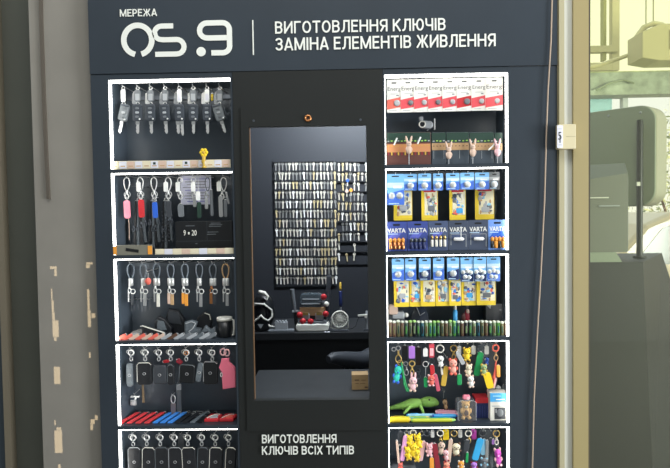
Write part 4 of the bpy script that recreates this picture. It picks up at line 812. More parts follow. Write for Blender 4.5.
# third shelf
g3 = 'blue battery cards of the third shelf'
for i, (x0, x1) in enumerate(((391.8, 404), (405, 416), (418.8, 430.5), (433, 444), (447, 459), (460.5, 473), (473.5, 486), (486.8, 500))):
    y0 = 258.5 - i * .25; blue_card(x0, x1, y0, y0 + (22.5 if i < 5 else 24.5), f'blue battery card on the third shelf, {ORD[i]} from the centre panel' + (', several small cells' if i > 4 else ''), g3, .045 + .004 * (i % 2), 1 if i < 5 else 5, i in (2, 4, 5, 6), i > 4)
for i, (x0, x1) in enumerate(((393.8, 409), (409.5, 420.5), (420.5, 435), (435.5, 449), (449, 461), (461.5, 476), (476.5, 495.5))):
    yellow_card(x0, x1, 280 - i * .2, 307 - i * .3, f'yellow battery card of the third shelf, {ORD[i]} from the centre panel' + (', the widest' if i == 6 else ''), 'yellow battery cards of the third shelf', 20 + i, .065 + .006 * (i % 2), False)
z = FLOOR[2]
TC = [(BROWN, 'brown'), (mat('olive', (96, 94, 62), .4), 'olive'), (DGREEN, 'dark green'), (mat('leaf_green', (70, 130, 58), .4), 'leaf green'), (mat('deep_teal', (32, 84, 96), .4), 'teal'), (BLACK, 'black'), (mat('sage', (110, 132, 92), .4), 'sage')]
sq = [0, 0, 1, 0, 2, 1, 5, 2, 4, 6, 3, 3, 2, 1, 0, 6, 3, 2, 0, 5, 2, 6, 4, 1, 0, 2, 6, 3, 1, 0]
CAPW = mat('pale_cap', (214, 220, 204), .3); CAPG = mat('green_cap', (160, 205, 120), .3)
for i in range(30):
    px = 390.3 + i * 3.98; p = at(px, 338, .035); k = 2.33 / F; m, n = TC[sq[i]]; hh = 15.5 - i * .06 + random.Random(i).uniform(-.5, .6); b = MB(k)
    b.lathe([(1.6, 0), (1.85, .4), (1.85, hh - 2), (1.5, hh - 1.3)], m, 10); b.lathe([(1.5, hh - 1.4), (1.75, hh - 1), (1.7, hh + .2), (1.1, hh + .8), (.2, hh + .9)], CAPG if i in (5, 6, 11, 12, 15, 16) else CAPW, 10); b.rbox((0, -1.8, hh * .45), (1.6, .3, hh * .5), .3, TC[(sq[i] + 1) % 7][0], None, .1)
    t = tag(obj('slim_tube', b), f'{n} tube with {"green" if i in (5, 6, 11, 12, 15, 16) else "pale"} cap, ' + (f'{ORD[i]} from the centre panel' if i < 15 else f'{ORD[29 - i]} from the lit strip') + ' on third shelf', 'tube', 'slim tubes along the third shelf'); t.location = (p.x, .03, z)
p = at(395, 330, .11); t = thing('gadget', 'light grey plastic gadget with a round knob behind the slim tubes', 'gadget', (p.x, .11, z)); k = 2.41 / F
b = MB(k); b.rbox((1, 0, 11), (17, 8, 22), 3, GREYM, None, 1); b.rbox((-2, -4.5, 24), (9, 5, 10), 2, BEIGE, None, .8); b.rbox((3, -4.5, 18), (12, 3, 7), 1.5, GREYL, None, .8); obj('body', b, t)
b = MB(k); b.ell((11, -4, 18), (2.4, 2.4, 2.4), BONE); b.cyl((8, -4, 18), (11, -4, 18), .8, GREYL, 8); obj('knob', b, t)
p = at(420, 330, .11); t = thing('pouch', 'dark pyramid-shaped plastic pouch behind the slim tubes', 'pouch', (p.x, .12, z)); b = MB(k)
b.add([(-11, -4, 0), (11, -4, 0), (11, 6, 0), (-11, 6, 0), (-3, 0, 26), (3, 1, 27), (8, 0, 19), (-8, 0, 17), (0, -4.5, 13)], [(0, 1, 8), (0, 8, 7), (7, 8, 4), (4, 8, 5), (5, 8, 6), (6, 8, 1), (1, 2, 6), (2, 5, 6), (2, 3, 5), (3, 4, 5), (3, 7, 4), (3, 0, 7), (0, 3, 2, 1)], mat('dark_film', (38, 46, 60), .15)); obj('body', b, t); b = MB(k); b.tube([(-3, -1, 25), (0, -4.6, 17), (5, -3, 20)], .4, GREYL, 5); b.tube([(-9, -3, 10), (-1, -4.6, 12), (8, -4, 8)], .35, GREYM, 5); obj('seam_glint', b, t)  # pale lines across the dark film stand for its highlights
p = at(455.3, 330, .09); k = 2.39 / F; t = thing('bottle', 'small blue bottle with a white top behind the slim tubes', 'bottle', (p.x, .09, z)); b = MB(k); b.lathe([(2, 0), (2.3, 1), (2.3, 21), (1.3, 23.5)], SKYB, 12); obj('body', b, t); b = MB(k); b.lathe([(1.2, 23.3), (1.4, 24), (1.5, 29), (.7, 31)], BONE, 12); obj('cap', b, t)
p = at(467, 330, .1); t = thing('figurine', 'red-brown figurine with a pale face behind the slim tubes', 'figurine', (p.x, .1, z)); b = MB(k); b.ell((0, 0, 14), (3, 2.6, 9.9), MAROON); b.ell((-3, 0, 14.5), (3, 2.2, 5), RBR); b.lathe([(4, 0), (4.2, .5), (3, 4.5)], RBR, 12); obj('body', b, t); b = MB(k); b.ell((.6, -.8, 21), (1.9, 1.8, 2.6), BEIGE); b.ell((.4, 0, 26), (1.4, 1.2, 2.2), GREYM); obj('head', b, t)
t, w, h, k = boxthing('box', 'dark box with a white corner label near the lit strip of the third shelf', 'box', 486, 503, 310, 338, .1, .05, z, GREYD); b = MB(k); b.prism([(-8.5, h / k - .5), (-3, h / k - .5), (-4, h / k - 5)], -.2, 0, GREYL); b.ell((6, -.2, h / k - 6), (1.3, .3, 1), GREYM, 8, 5); obj('label', b, t)
# fourth shelf: colourful keychains
hs = 344
G4 = 'colourful keychains of the fourth shelf'
def kc(px, lb, Y=.06, hy=None, grp=G4):
    it = Item('keychain', lb, 'keychain', px, hy or hs, Y, grp); hook(partB, px, hy or hs, Y); return it
it = kc(398.2, 'teal dinosaur-like charm with a green loop beside the panel on the fourth shelf'); it.ring(398.2, 348.2, 2.2, STEEL); it.ring(393.8, 349.5, 2, STEEL, .4, dy=1); it.clasp(398.2, 350.5, 13, BRASS, w=3); it.ring(400, 363, 2.6, BRASS, .5); it.critter(397, 373.5, 9, 18, TEAL, BLUE, 12, -1.5); it.cord([(401, 362), (402.5, 372), (405.5, 386), (408, 390.5), (406, 391), (403.5, 384), (402.5, 374)], .9, GREEN, -3, 'strap_loop')
it = kc(411.7, 'lilac tag with a gold ring and a pinkish bunny charm on the fourth shelf'); it.tagp(411.7, 352.2, 6, 12.4, PURP); it.ring(411.8, 364, 2.7, BRASS, .7); it.clasp(411.8, 367, 8, BRASS); it.critter(412.3, 383.5, 9.5, 15, LPINK, BEIGE, 4, ears='long')
it = kc(404.6, 'black tag keychain between the teal and pink charms', .09); it.tagp(404.6, 353, 5.6, 15, BLACK); it.ring(405.4, 364, 2, STEEL); it.clasp(406, 367, 9, STEEL)
it = kc(418, 'dark tag keychain with steel ring beside the lilac tag', .09); it.ring(418, 346.8, 2.8, DSTEEL); it.tagp(418.2, 356, 5.4, 18, mat('dark_brown', (44, 36, 34), .4)); it.ring(418, 371, 2, DSTEEL); it.clasp(418, 372, 8, DSTEEL)
it = kc(425.2, 'white tag with silver ring and small green drop'); it.tagp(425.2, 352.5, 4.6, 8, WHITE); it.ring(425.4, 364.3, 2.7, CHROME); it.cord([(425.4, 367), (425.2, 378)], .35, STEEL); it.strap(425, 377.5, 425.2, 387.5, 3.6, GREEN, name='drop')
it = kc(431.5, 'red tag above a cluster of red and pink charms'); it.tagp(431.5, 350.4, 5.2, 14, mat('tag_red', (206, 70, 86), .45), inlay=LPINK); it.ring(431.3, 361.5, 2.8, DSTEEL); it.strap(431.6, 365, 432.5, 378, 4.4, RED, name='charm_strap'); it.critter(430.8, 380, 8, 11, CORAL, LPINK, 0, -1.4); it.strap(434.5, 374, 437.8, 391, 3.8, mat('rose', (206, 88, 110), .5), dy=-2.4, name='charm_drop')
it = kc(440, 'large silver ring with a black and white bear-like charm'); it.ring(440, 348.8, 3.7, BONE, .7); it.critter(440.2, 361, 7.6, 13, WHITE, BLACK, -3, -1.6); it.strap(441, 367, 441.8, 375, 2, BONE, name='drop')
it = kc(446.4, 'mustard yellow strap hanging beside the bear-like charm', .065, 358); it.ring(446.4, 361.5, 3.2, DSTEEL); it.strap(446, 366, 442.6, 386, 5.2, MUST, dy=-1.2)
it = kc(453.6, 'gold ring with a pink piglet-like charm in the middle of the fourth shelf'); it.ring(453.6, 348.6, 3.2, BRASS, .65); it.clasp(453.6, 351.6, 8, BRASS); it.critter(452.6, 366, 9.4, 16, mat('peach', (236, 166, 150), .5), CORAL, 0, -1.6)
it = kc(458.2, 'grey slanting strap with a small green clip below', .055, 349); it.strap(456.6, 351.5, 463, 364, 4.2, GREYL, dy=-2.4); it.cord([(459, 363), (459.2, 376)], .4, STEEL); it.strap(459, 374.5, 459.2, 385, 4.6, GREEN, name='clip', sq=True)
it = kc(458.5, 'white tag hanging behind the grey slanting strap', .10); it.tagp(458.8, 350, 4.2, 8, WHITE)
it = kc(467, 'yellow round-eared charm above a cream puppy-like charm'); it.critter(466.5, 353.5, 8.6, 13, YEL, MUST, 0, -1); it.ring(468, 361.5, 2, BRASS); it.critter(468, 369.5, 7.4, 12, CREAM, BEIGE, 5, -1.6); it.critter(470.2, 381, 7.4, 12, WHITE, BEIGE, -4, -2, name='lower_charm')
it = kc(473, 'white tag hanging behind the yellow round-eared charm', .1); it.tagp(473.2, 350, 4.4, 8.6, WHITE)
it = kc(481, 'emerald slanting strap under a dark ring near the lit strip'); it.ring(481, 348.4, 3.2, DSTEEL, .55); it.strap(480.6, 352, 476, 376, 6.2, GREEN)
it = kc(486.5, 'white tag with a blue charm behind the emerald strap', .085); it.tagp(486.4, 350, 4.2, 8.4, WHITE); it.critter(486.3, 361, 5.6, 8.5, BLUE, NAVYB)
it = kc(484.5, 'sage and yellow doll charm hanging below the emerald strap', .05, 360); it.critter(483.5, 369, 7, 11, mat('sage_light', (150, 176, 126), .5), MUST, 0, -1.5); it.strap(485.6, 372, 490, 388, 7.4, YEL, dy=-2.4, name='skirt')
it = kc(495.6, 'coral ring and cord keychain with an orange drop beside the lit strip'); it.ring(495.6, 348, 2.9, CORAL, .9, sz=1.15); it.clasp(495.8, 352, 9, TAN); it.cord([(496, 361), (494.5, 372), (491.5, 382), (493.5, 385), (495.4, 372), (496, 363)], .8, CORAL); it.strap(497.6, 365, 497.8, 377, 3.8, ORG, dy=-2, name='drop'); it.strap(493.6, 388, 496, 378, 1.8, LPINK, name='tail')
it = kc(491, 'pale blue bag charm cluster hanging low by the lit strip', .09, 384); it.ring(491, 387, 2, STEEL); it.critter(490, 396, 8, 14, CYAN, LPINK, 0); it.strap(498, 386, 499, 397, 5, GREYL, name='label'); it.strap(503.5, 385, 503, 396, 3.4, GREYM, name='label')
z = FLOOR[3]
def lying(name, label, cat, x0, x1, py, Y, r, m, tip=None, zz=None, ang=0, grp=None):
    xa, xb = at(x0, py, Y).x, at(x1, py, Y).x; t = thing(name, label, cat, ((xa + xb) / 2, Y, z if zz is None else zz), grp); L = (xb - xa) / 2; b = MB(); T = Matrix.Rotation(ang, 4, 'Z')
    b.tube([(-L, 0, r), (L * .8, 0, r)], r, m, 10, T=T); obj('barrel', b, t); b = MB(); b.tube([(L * .8, 0, r), (L * .92, 0, r), (L, 0, r)], r, tip or BONE, 10, rads=[r * .9, r * .6, r * .15], T=T); b.tube([(-L, 0, r), (-L - .006, 0, r)], r * .8, tip or BONE, 10, T=T); obj('tip', b, t)
    b = MB(); b.box((-L * .55, 0, 2 * r + .0006), (L * .5, .002, .0016), tip or BONE, T); obj('clip', b, t); return t
R_ = .0058
lying('pen', 'yellow pen lying foremost on the fourth shelf beside the panel', 'pen', 389, 411, 420, .02, .011, YEL, MUST)
lying('pen', 'lime yellow pen lying foremost beyond the yellow pen', 'pen', 412.5, 456, 421, .02, .0075, mat('acid', (196, 204, 60), .4), LGREEN)
lying('pen', 'mint pen lying behind the lime yellow pen', 'pen', 392, 455, 418, .038, R_, TEAL, CYAN)
lying('pen', 'second lime pen lying behind the mint pen', 'pen', 390, 430, 416, .056, R_, LGREEN, YEL)
lying('pen', 'sky blue pen lying before the green lizard toy', 'pen', 408, 437, 414, .074, R_ + .002, CYAN, SKYB)
lying('pen', 'deeper blue pen lying end to end with the sky blue pen', 'pen', 434, 458, 414, .066, R_ + .002, SKYB, BLUE)
lying('pen', 'pink pen lying between the lizard toy and the clear bag', 'pen', 437, 458, 410, .10, .010, mat('dusty_pink', (216, 150, 170), .45), LPINK, ang=-.12)
lying('pen', 'pale pink pen lying beside the dusty pink pen', 'pen', 438, 458, 416, .088, .006, LPINK, PINK, ang=-.15)
p = at(415, 405, .125); k = 2.43 / F; t = thing('lizard_toy', 'lime green lizard toy lying across the fourth shelf', 'toy', (p.x, .13, z)); LIZ = mat('lizard_green', (150, 200, 96), .5, noise=.12, scale=90)
b = MB(k); zb = 8; path = [(-26, 2, zb - 4), (-18, 1, zb - 2), (-9, 0, zb), (-3, 0, zb + 1.5), (3, 0, zb + 2), (7, 0, zb + 2.5)]; b.tube(path, 3, LIZ, 12, rads=[1.6, 2.8, 4.2, 5.2, 4.6, 3.4]); b.ell((14, 0, zb + 3), (9.6, 5.6, 5.2), LIZ, 16, 10); b.ell((20, -.5, zb + 2), (4.4, 4, 3.2), LIZ, 12, 8); obj('body', b, t)
for (x, q, dx) in ((-5, -1, -7), (-5, 1, -7), (5, -1, 3), (5, 1, 3)):
    b = MB(k); b.tube([(x, q * 3, zb), (x + dx * .5, q * 6, zb - 3), (x + dx, q * 7, 1.3)], 1.5, LIZ, 8, rads=[2.0, 1.6, 1.2]); obj('leg', b, t)
b = MB(k)
for q in (-1, 1): b.ell((14, q * 4.3, zb + 6.4), (1, .9, 1), BLACK, 8, 6)
obj('eyes', b, t)
it = Item('charm', 'small brown doll charm hanging above the pink pens', 'charm', 443.5, 392, .12); hook(partB, 443.5, 392, .12); it.cord([(443.5, 392), (443.5, 398)], .3, STEEL); it.critter(445, 404, 5.4, 11, TAN, BROWN, -10)
p = at(466, 425, .05); k = 2.35 / F; t = thing('teddy_figurine', 'golden teddy figurine inside the clear bag', 'figurine', (p.x, .055, z)); b = MB(k); GB = mat('golden', (226, 180, 110), .55); b.ell((0, 0, 7.2), (4.8, 4, 6.2), GB); b.ell((0, -.5, 14.2), (4.2, 3.8, 4), GB)
for q in (-1, 1): b.ell((q * 3.3, 0, 17.4), (1.5, 1, 1.5), GB, 8, 6); b.ell((q * 4.3, -1.5, 8.5), (1.5, 1.5, 3), GB, 8, 6); b.ell((q * 3, -3, 2), (2, 2.2, 1.9), GB, 8, 6)
obj('body', b, t); b = MB(k); b.ell((0, -3.9, 13.2), (1.7, 1.2, 1.4), CREAM, 8, 6)
for q in (-1, 1): b.ell((q * 1.6, -3.9, 15), (.5, .4, .5), BLACK, 6, 5)
b.ell((0, -5, 13.6), (.6, .4, .4), BLACK, 6, 5); b.ell((0, -3.8, 7), (2.3, .6, 3), BROWN, 8, 6); obj('face', b, t)
t = thing('clear_bag', 'clear gift bag standing with a golden teddy inside', 'bag', (p.x, .055, z)); b = MB(k); b.rbox((0, 0, 10), (18.4, 15, 20), 2, CLEAR, None, .6); obj('film', b, t); b = MB(k); b.tube([(-9, -7.3, .5), (-9, -7.3, 19), (-6, -6.5, 20.3), (6, -6.5, 20.3), (9, -7.3, 19), (9, -7.3, .5)], .3, GREYL, 5); obj('seam_glint', b, t)
p = at(466.5, 400.5, .05); b = MB(k); b.rbox((0, 0, 1.9), (7.5, 4, 4.6), 1.8, PINK, None, .8); o = thing('bow', 'pink bow tied on top of the clear bag', 'bow', (p.x, .055, z + 20.2 * k)); obj('loops', b, o); b = MB(k); b.rbox((1.5, -2, 1.2), (3, .5, 3), .8, LPINK, None, .1); obj('knot', b, o)
t, w, h, k = boxthing('box', 'navy box with a red top behind the clear bag', 'box', 475.5, 489.5, 407, 425.5, .06, .07, z, NAVYB); b = MB(k); b.box((0, 8, h / k + .9), (w / k, 16, 1.8), RED); b.box((0, -.15, h / k - 1.6), (w / k, .3, 3.2), RED); obj('lid', b, t, label='red lid'); b = MB(k)
for i in range(5): b.box((-5 + 2.5 * i, -.1, 6.5), (.3, .2, 12), PK[0])
obj('print', b, t)
t, w, h, k = boxthing('product_box', 'blue and white product box beside the lit strip of the fourth shelf', 'box', 490.2, 507.8, 397, 425, .03, .05, z, BONE); b = MB(k); H = h / k; b.box((0, -.1, H - 4.4), (w / k, .25, 8.8), SKYB); b.box((1.5, -.3, H - 6.4), (9, .2, 1), WHITE); b.box((-2, -.3, H - 3), (8, .2, 1.4), CYAN); b.box((1, -.1, 7.4), (11, .25, 11.6), GREYD); b.ell((1, -.3, 8), (3.6, .4, 4), GREYM, 10, 6); b.box((-3, -.3, 10), (1, .2, 4), GREYL); b.box((0, -.1, 14.8), (14, .2, 1), GREYL); obj('print', b, t)
# lowest shelf of colourful keychains
hs = 431; G5 = 'colourful keychains of the lowest shelf'
def kd(px, lb, Y=.06, hy=None): return kc(px, lb, Y, hy, G5)
it = kd(400.2, 'dark grey tag with a coral-tipped strap on the lowest shelf beside the panel'); it.tagp(400.3, 437.5, 5.8, 12, GREYD); it.clasp(399.5, 443, 7, STEEL); it.strap(396.4, 440, 398.4, 463, 2.4, BEIGE, dy=-2); it.critter(399.8, 466, 5, 8, CORAL, CORAL, 0, -2)
it = kd(406, 'lilac pink strap hanging aslant beside the yellow charm bunch', .055); it.ring(406.5, 433, 2, STEEL); it.strap(405.4, 435, 401.6, 461, 4.4, mat('orchid', (222, 160, 206), .5), dy=-1)
it = kd(413, 'bunch of bright yellow charms on a pale ring'); it.ring(413, 432.8, 2.9, BONE, .8)
for (x, y, w, h) in ((409.5, 440, 7.5, 13), (417.8, 440, 8, 14), (407.5, 452, 7.5, 14), (413, 449, 8, 15), (416.5, 454, 7, 13)): it.critter(x, y, w, h, YEL, MUST if y > 445 else YEL, random.Random(x).uniform(-14, 14), -1.5 - (y - 438) * .08)
it = kd(421.5, 'pale pink strap hanging at the far side of the yellow charm bunch', .062); it.ring(421.5, 433.5, 2, STEEL); it.strap(423.5, 441, 419.5, 461, 5.4, LPINK, dy=-.5)
it = kd(426.8, 'pink charm under a dark ring with a maroon strap'); it.ring(426.8, 433.2, 3, DSTEEL, .5); it.critter(429, 449, 8, 13, mat('blush', (232, 176, 184), .5), LPINK, 0); it.strap(434, 443, 437.5, 469, 5.2, MAROON, dy=-2.2); it.strap(431, 457, 431.2, 470, 4.2, ORG, dy=-2.6, name='drop')
it = kd(432.4, 'white tag hanging behind the maroon strap on the lowest shelf', .09); it.tagp(432.4, 433.6, 3.6, 7.4, WHITE); it.ring(432.8, 444, 2.8, DSTEEL)
it = kd(440.4, 'pale floral charm under a silver ring on the lowest shelf'); it.ring(440.2, 433.2, 3, BONE, .6); it.clasp(440.5, 437, 7, BRASS); it.critter(441, 447.5, 8.5, 14, BEIGE, DGREEN, 4); it.critter(445.5, 454.5, 7, 12, LPINK, MAROON, -8, -2, name='lower_charm'); it.critter(446, 466, 7, 10, mat('salmon', (240, 156, 130), .5), CORAL, 0, -2, name='lowest_charm')
it = kd(445.8, 'bright yellow tag hanging high on the lowest shelf', .08); it.tagp(445.8, 434.4, 6, 10.5, YEL)
it = kd(454.2, 'gold ring with a brown and cream striped charm'); it.ring(454, 433.4, 3, BRASS, .6); it.critter(455.6, 448.5, 10, 13, CREAM, BROWN, 0, -1.6); it.strap(450.4, 438, 447.8, 462, 4, BEIGE, dy=-2.6)
it = kd(460, 'white tag hanging beside the gold ring on the lowest shelf', .09); it.tagp(460, 433.4, 4, 8, WHITE)
it = kd(468.4, 'pale ring with a grey strap and a green leaf-shaped drop'); it.ring(468.3, 433.4, 3, BONE, .65); it.clasp(469, 436.5, 7, BRASS); it.strap(467, 440, 464, 462, 5.6, GREYD); it.strap(466.6, 452, 466, 462, 2.6, GREEN, dy=-2.4, name='leaf_drop'); it.critter(460.5, 465, 7, 10, ORG, BONE, 0, -1.6)
it = kd(473.7, 'magenta tag hanging on the lowest shelf', .08); it.tagp(473.7, 433.8, 5, 10, MAG)
it = kd(482.4, 'sky blue slanting strap under a dark ring on the lowest shelf'); it.ring(482.4, 433.2, 3.2, DSTEEL, .6); it.strap(480.6, 438, 474.2, 460, 6.8, mat('strap_sky', (58, 168, 226), .4), dy=-1.2); it.critter(473.5, 466, 7.6, 9, PURP, MAROON, 0, -1)
it = kd(484.5, 'white and grey charm beside the sky blue slanting strap', .065); it.strap(484, 439, 482.6, 455, 4.8, CYAN); it.strap(486.6, 440, 486, 460, 3, STEEL, dy=-1.6); it.critter(483.6, 463, 8, 12, GREYM, CYAN, 0, -1.6)
it = kd(496.4, 'gold-rimmed ring with a purple charm beside the lit strip of the lowest shelf'); it.ring(496.4, 433.6, 3.2, BRASS, .7); it.clasp(496.4, 437, 8, BONE); it.tagp(493.4, 442.5, 2.6, 5, PURP, dy=1); it.critter(497.6, 456.5, 8, 18, MAG, LPINK, -6, -1.4)
it = kd(490.5, 'dark grey strap hanging behind the blue strap on the lowest shelf', .10); it.strap(490.5, 438, 491.5, 468, 3.6, DSTEEL)
b = MB(); p0 = at(389, 470, .12); p1 = at(416, 470, .12); b.rbox(((p0.x + p1.x) / 2, .14, FLOOR[4] + .065), (p1.x - p0.x, .06, .13), .02, GREYM, None, .008); tag(obj('grey_box', b), 'grey rounded box at the back of the lowest shelf beside the panel', 'box')
# ================================================================== surroundings
YP_ = .03
px0, px1 = at(36, 234, YP_).x, at(96, 234, YP_).x
PIL = mat('beige_plaster', (134, 130, 122), .85, noise=.05, scale=6, bump=.08)
b = MB(); wbox(b, px0, KX0 - .003, YP_, .5, 0, 3.0, PIL); s = struct('wall_pilaster', b, 'beige plastered pilaster beside the black cabinet')
YR = .12
b = MB(); wbox(b, -3.2, px0, YR, .5, 0, 3.0, mat('green_grey_wall', (82, 84, 76), .7, noise=.05, scale=5)); struct('wall_recess', b, 'dull green-grey wall beyond the pilaster')  # recess wall in a darker green-grey than the pilaster
q0, q1 = at(3, 234, YR).x, at(9, 234, YR).x
b = MB(); wbox(b, q0, q1, YR - .04, YR, 0, 3.0, mat('trim_beige', (112, 104, 88), .6)); struct('trim_1', b)
b = MB(); wbox(b, q0 - .6, q0, YR - .03, YR, 0, 3.0, mat('door_slate', (52, 62, 70), .4)); struct('door_1', b)
tr = [at(40.2, -30, YP_ - .006), at(41.2, 20, YP_ - .006), at(44, 100, YP_ - .006), at(46.5, 160, YP_ - .006), at(48.6, 199, YP_ - .006)]
b = MB()
for i in range(len(tr) - 1):
    u, v = tr[i], tr[i + 1]; b.add([(u.x - .006, YP_ - .010, u.z), (u.x + .006, YP_ - .010, u.z), (u.x + .006, YP_, u.z), (u.x - .006, YP_, u.z), (v.x - .006, YP_ - .010, v.z), (v.x + .006, YP_ - .010, v.z), (v.x + .006, YP_, v.z), (v.x - .006, YP_, v.z)], [(0, 1, 5, 4), (1, 2, 6, 5), (3, 0, 4, 7), (4, 5, 6, 7), (0, 3, 2, 1)], mat('duct_grey', (88, 81, 72), .6))
tag(obj('cable_duct', b), 'narrow grey cable duct running down the beige pilaster', 'cable duct')
# mullions of the glass partition
def vstrip(name, a0, a1, y0, y1, m, lab=None):
    b = MB(); xa, xb = at(a0, 234, y0).x, at(a1, 234, y0).x; wbox(b, xa, xb, y0, y1, 0, 3.0, m); return struct(name, b, lab)
MUL = mat('mullion_cream', (208, 197, 160), .5); MUL2 = mat('mullion_pale', (206, 206, 194), .45); MUL3 = mat('mullion_dull_beige', (172, 164, 132), .5)  # third tone is a duller beige for a narrow strip
vstrip('trim_2', 557.6, 559.4, -.004, .06, mat('mullion_dark_edge', (120, 112, 84), .6)); vstrip('trim_3', 559.4, 564.5, -.008, .06, MUL3); vstrip('trim_4', 564.5, 573.4, -.002, .06, MUL2)  # narrow dark strip along the mullion edge comes first
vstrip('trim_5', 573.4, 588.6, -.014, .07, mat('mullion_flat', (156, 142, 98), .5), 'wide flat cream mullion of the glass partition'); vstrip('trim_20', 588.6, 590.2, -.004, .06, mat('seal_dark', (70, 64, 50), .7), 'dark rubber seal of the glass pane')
GX0 = at(590, 234, .03).x; tz = at(630, 72, .03).z
b = MB(); wbox(b, GX0, GX0 + 2.4, .028, .034, 0, tz, glassmat('window_glass', (.93, .95, .88), .045, .03, (.34, .33, .27))); s = struct('window_1', b, 'tall pane of the glass partition')
b = MB(); wbox(b, GX0, GX0 + 2.4, .028, .034, tz, 3.0, glassmat('window_film', (.98, .98, .76), .05, .03, (.9, .9, .6))); struct('window_2', b, 'yellow tinted upper pane of the glass partition')
# lock box and wire
p = at(563, 137.5, -.012); t = thing('lock_box', 'cream junction box with a white printed label on the mullion', 'junction box', (p.x, -.009, p.z)); k = 2.29 / F
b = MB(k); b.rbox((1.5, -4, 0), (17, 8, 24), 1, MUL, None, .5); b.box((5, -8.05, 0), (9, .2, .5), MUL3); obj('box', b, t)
b = MB(k); b.rbox((-5.6, -8.2, 0), (5.6, .5, 22), .5, PAPER, None, .1); lb_ = obj('label', b, t, label='white printed label')
b = MB(k); b.box((-5.6, -8.5, -2), (1.2, .1, 8), GREYM); b.text('5', -7.4, -4.2, -3, 4.5, -8.5, BLACK, .1, .0); b.box((-5.6, -8.5, 7.5), (3.4, .1, .5), GREYL); b.box((-5.6, -8.5, -8), (3.4, .1, .5), GREYL); obj('print', b, lb_)
b = MB(); b.tube([at(x, y, -.012) for x, y in ((552.5, -30), (552, 0), (551, 40), (548, 90), (546.5, 130), (544.5, 200), (541, 270), (537.5, 330), (534, 400), (531.5, 500))], .0028, mat('wire_beige', (176, 156, 136), .6), 7); tag(obj('wire', b), 'thin beige wire hanging loosely over the cabinet edge beside the mullion', 'wire')
# ---- beyond the glass
DG = mat('graphite_panel', (152, 160, 142), .5); DG2 = mat('graphite_edge', (176, 172, 150), .5); DG3 = mat('graphite_box', (40, 41, 40), .55)
Y1 = .9; p = at(643, 262, Y1)
t = thing('pedestal', 'large dark grey pedestal cabinet beyond the glass partition', 'pedestal', (p.x, Y1, 0)); H = p.z
def W_off(px, py, Y): v = at(px, py, Y); return (v.x - p.x, v.y - Y1, v.z)
xl = at(578, 262, Y1).x - p.x; b = MB()
vs = [(xl, 0, 0), (.06, 0, 0), (1.05, 1.1, 0), (xl, 1.1, 0), (xl, 0, H), (0, 0, H), (.42, .62, H), (xl, .62, H)]
b.add(vs, [(0, 1, 5, 4), (1, 2, 6, 5), (2, 3, 7, 6), (3, 0, 4, 7), (4, 5, 6, 7), (0, 3, 2, 1)], DG3); obj('body', b, t)
xr = at(624, 262, Y1).x - p.x; b = MB(); h2 = .05
b.add([(xl, .02, H), (xr, .02, H), (xr + .06, .5, H), (xl, .5, H), (xl, .05, H + h2), (xr - .02, .05, H + h2), (xr + .04, .5, H + h2), (xl, .5, H + h2)], [(0, 1, 5, 4), (1, 2, 6, 5), (2, 3, 7, 6), (3, 0, 4, 7), (4, 5, 6, 7)], DG); obj('raised_top', b, t)
Y2 = 1.15
P1 = at(639.5, 247, Y2); b = MB(); zt = at(639, 120, Y2).z
t = thing('screen_panel', 'dark rounded screen panel held on a slim pole above the pedestal', 'screen', (P1.x, Y2, H))
b.cyl((0, 0, .001), (0, 0, zt - H), .017, mat('pole_dark', (44, 46, 46), .4), 14); b.cyl((0, 0, .001), (0, 0, .012), .035, DG3, 16); obj('pole', b, t)
c_ = at(622, 155, Y2 - .05); k2 = (Y2 + 2.25) / F; b = MB(); Wp, Hp = 86 * k2, 101 * k2
T = Matrix.Translation((at(653, 155, Y2).x - P1.x, -.03, c_.z - H)) @ Matrix.Rotation(math.radians(-48), 4, 'Z') @ Matrix.Translation((-Wp / 2, 0, 0))
b.rbox((0, 0, 0), (Wp, .012, Hp), .09, DG, T, .004, 8); o_ = obj('face', b, t)
b = MB(); b.rbox((0, .087, 0), (Wp + .004, .15, Hp + .004), .092, DG2, T, .012, 8); obj('housing', b, t, label='pale rounded edge of the screen panel')
for (x, z_) in ((Wp / 2 - .08, Hp / 2 - .04), (Wp / 2 - .08, -Hp / 2 + .05), (-.02, Hp / 2 - .035)):
    b = MB(); b.lathe([(.008, 0), (.006, .004)], GREYL, 10, T @ Matrix.Translation((x, -.006, z_)) @ Matrix.Rotation(PI / 2, 4, 'X')); obj('screw', b, t)
q = at(637.5, 184, Y2 - .05); b = MB(); b.box((q.x - P1.x, -.06, q.z - H), (.018, .01, .022), BONE); obj('clip', b, t, label='white clip on the pole')
Y3 = .98; A_ = at(589, 205, Y3); t = thing('hood', 'grey slant-topped housing in front of the dark screen panel', 'housing', (at(606, 205, Y3).x, Y3, H + .05)); ks = (Y3 + 2.3) / F
zb = .0; zt1 = at(606, 168, Y3).z - H - .05; b = MB(); x0_, x1_, x2_ = at(575, 205, Y3).x - t.location.x, at(626, 205, Y3).x - t.location.x, at(637, 205, Y3).x - t.location.x
b.add([(x0_, -.02, 0), (x1_, -.02, 0), (x2_, .1, 0), (x0_, .1, 0), (x0_, -.02, zt1 - .07), (x1_, -.02, zt1 - .03), (x2_, .1, zt1 - .06), (x0_ , .1, zt1 + .02), (x1_ + .02, .06, zt1 + .03)], [(0, 1, 5, 4), (1, 2, 6, 5), (4, 5, 8, 7), (5, 6, 8), (2, 3, 7, 8, 6), (3, 0, 4, 7), (0, 3, 2, 1)], mat('hood_grey', (118, 120, 110), .5)); obj('shell', b, t)
b = MB(); b.box((x0_ + .09, -.024, zt1 - .16), (.16, .006, .006), BONE); obj('trim', b, t)
b = MB(); b.box((x1_ - .10, -.024, .25), (.11, .006, .006), GREYL); obj('trim', b, t)
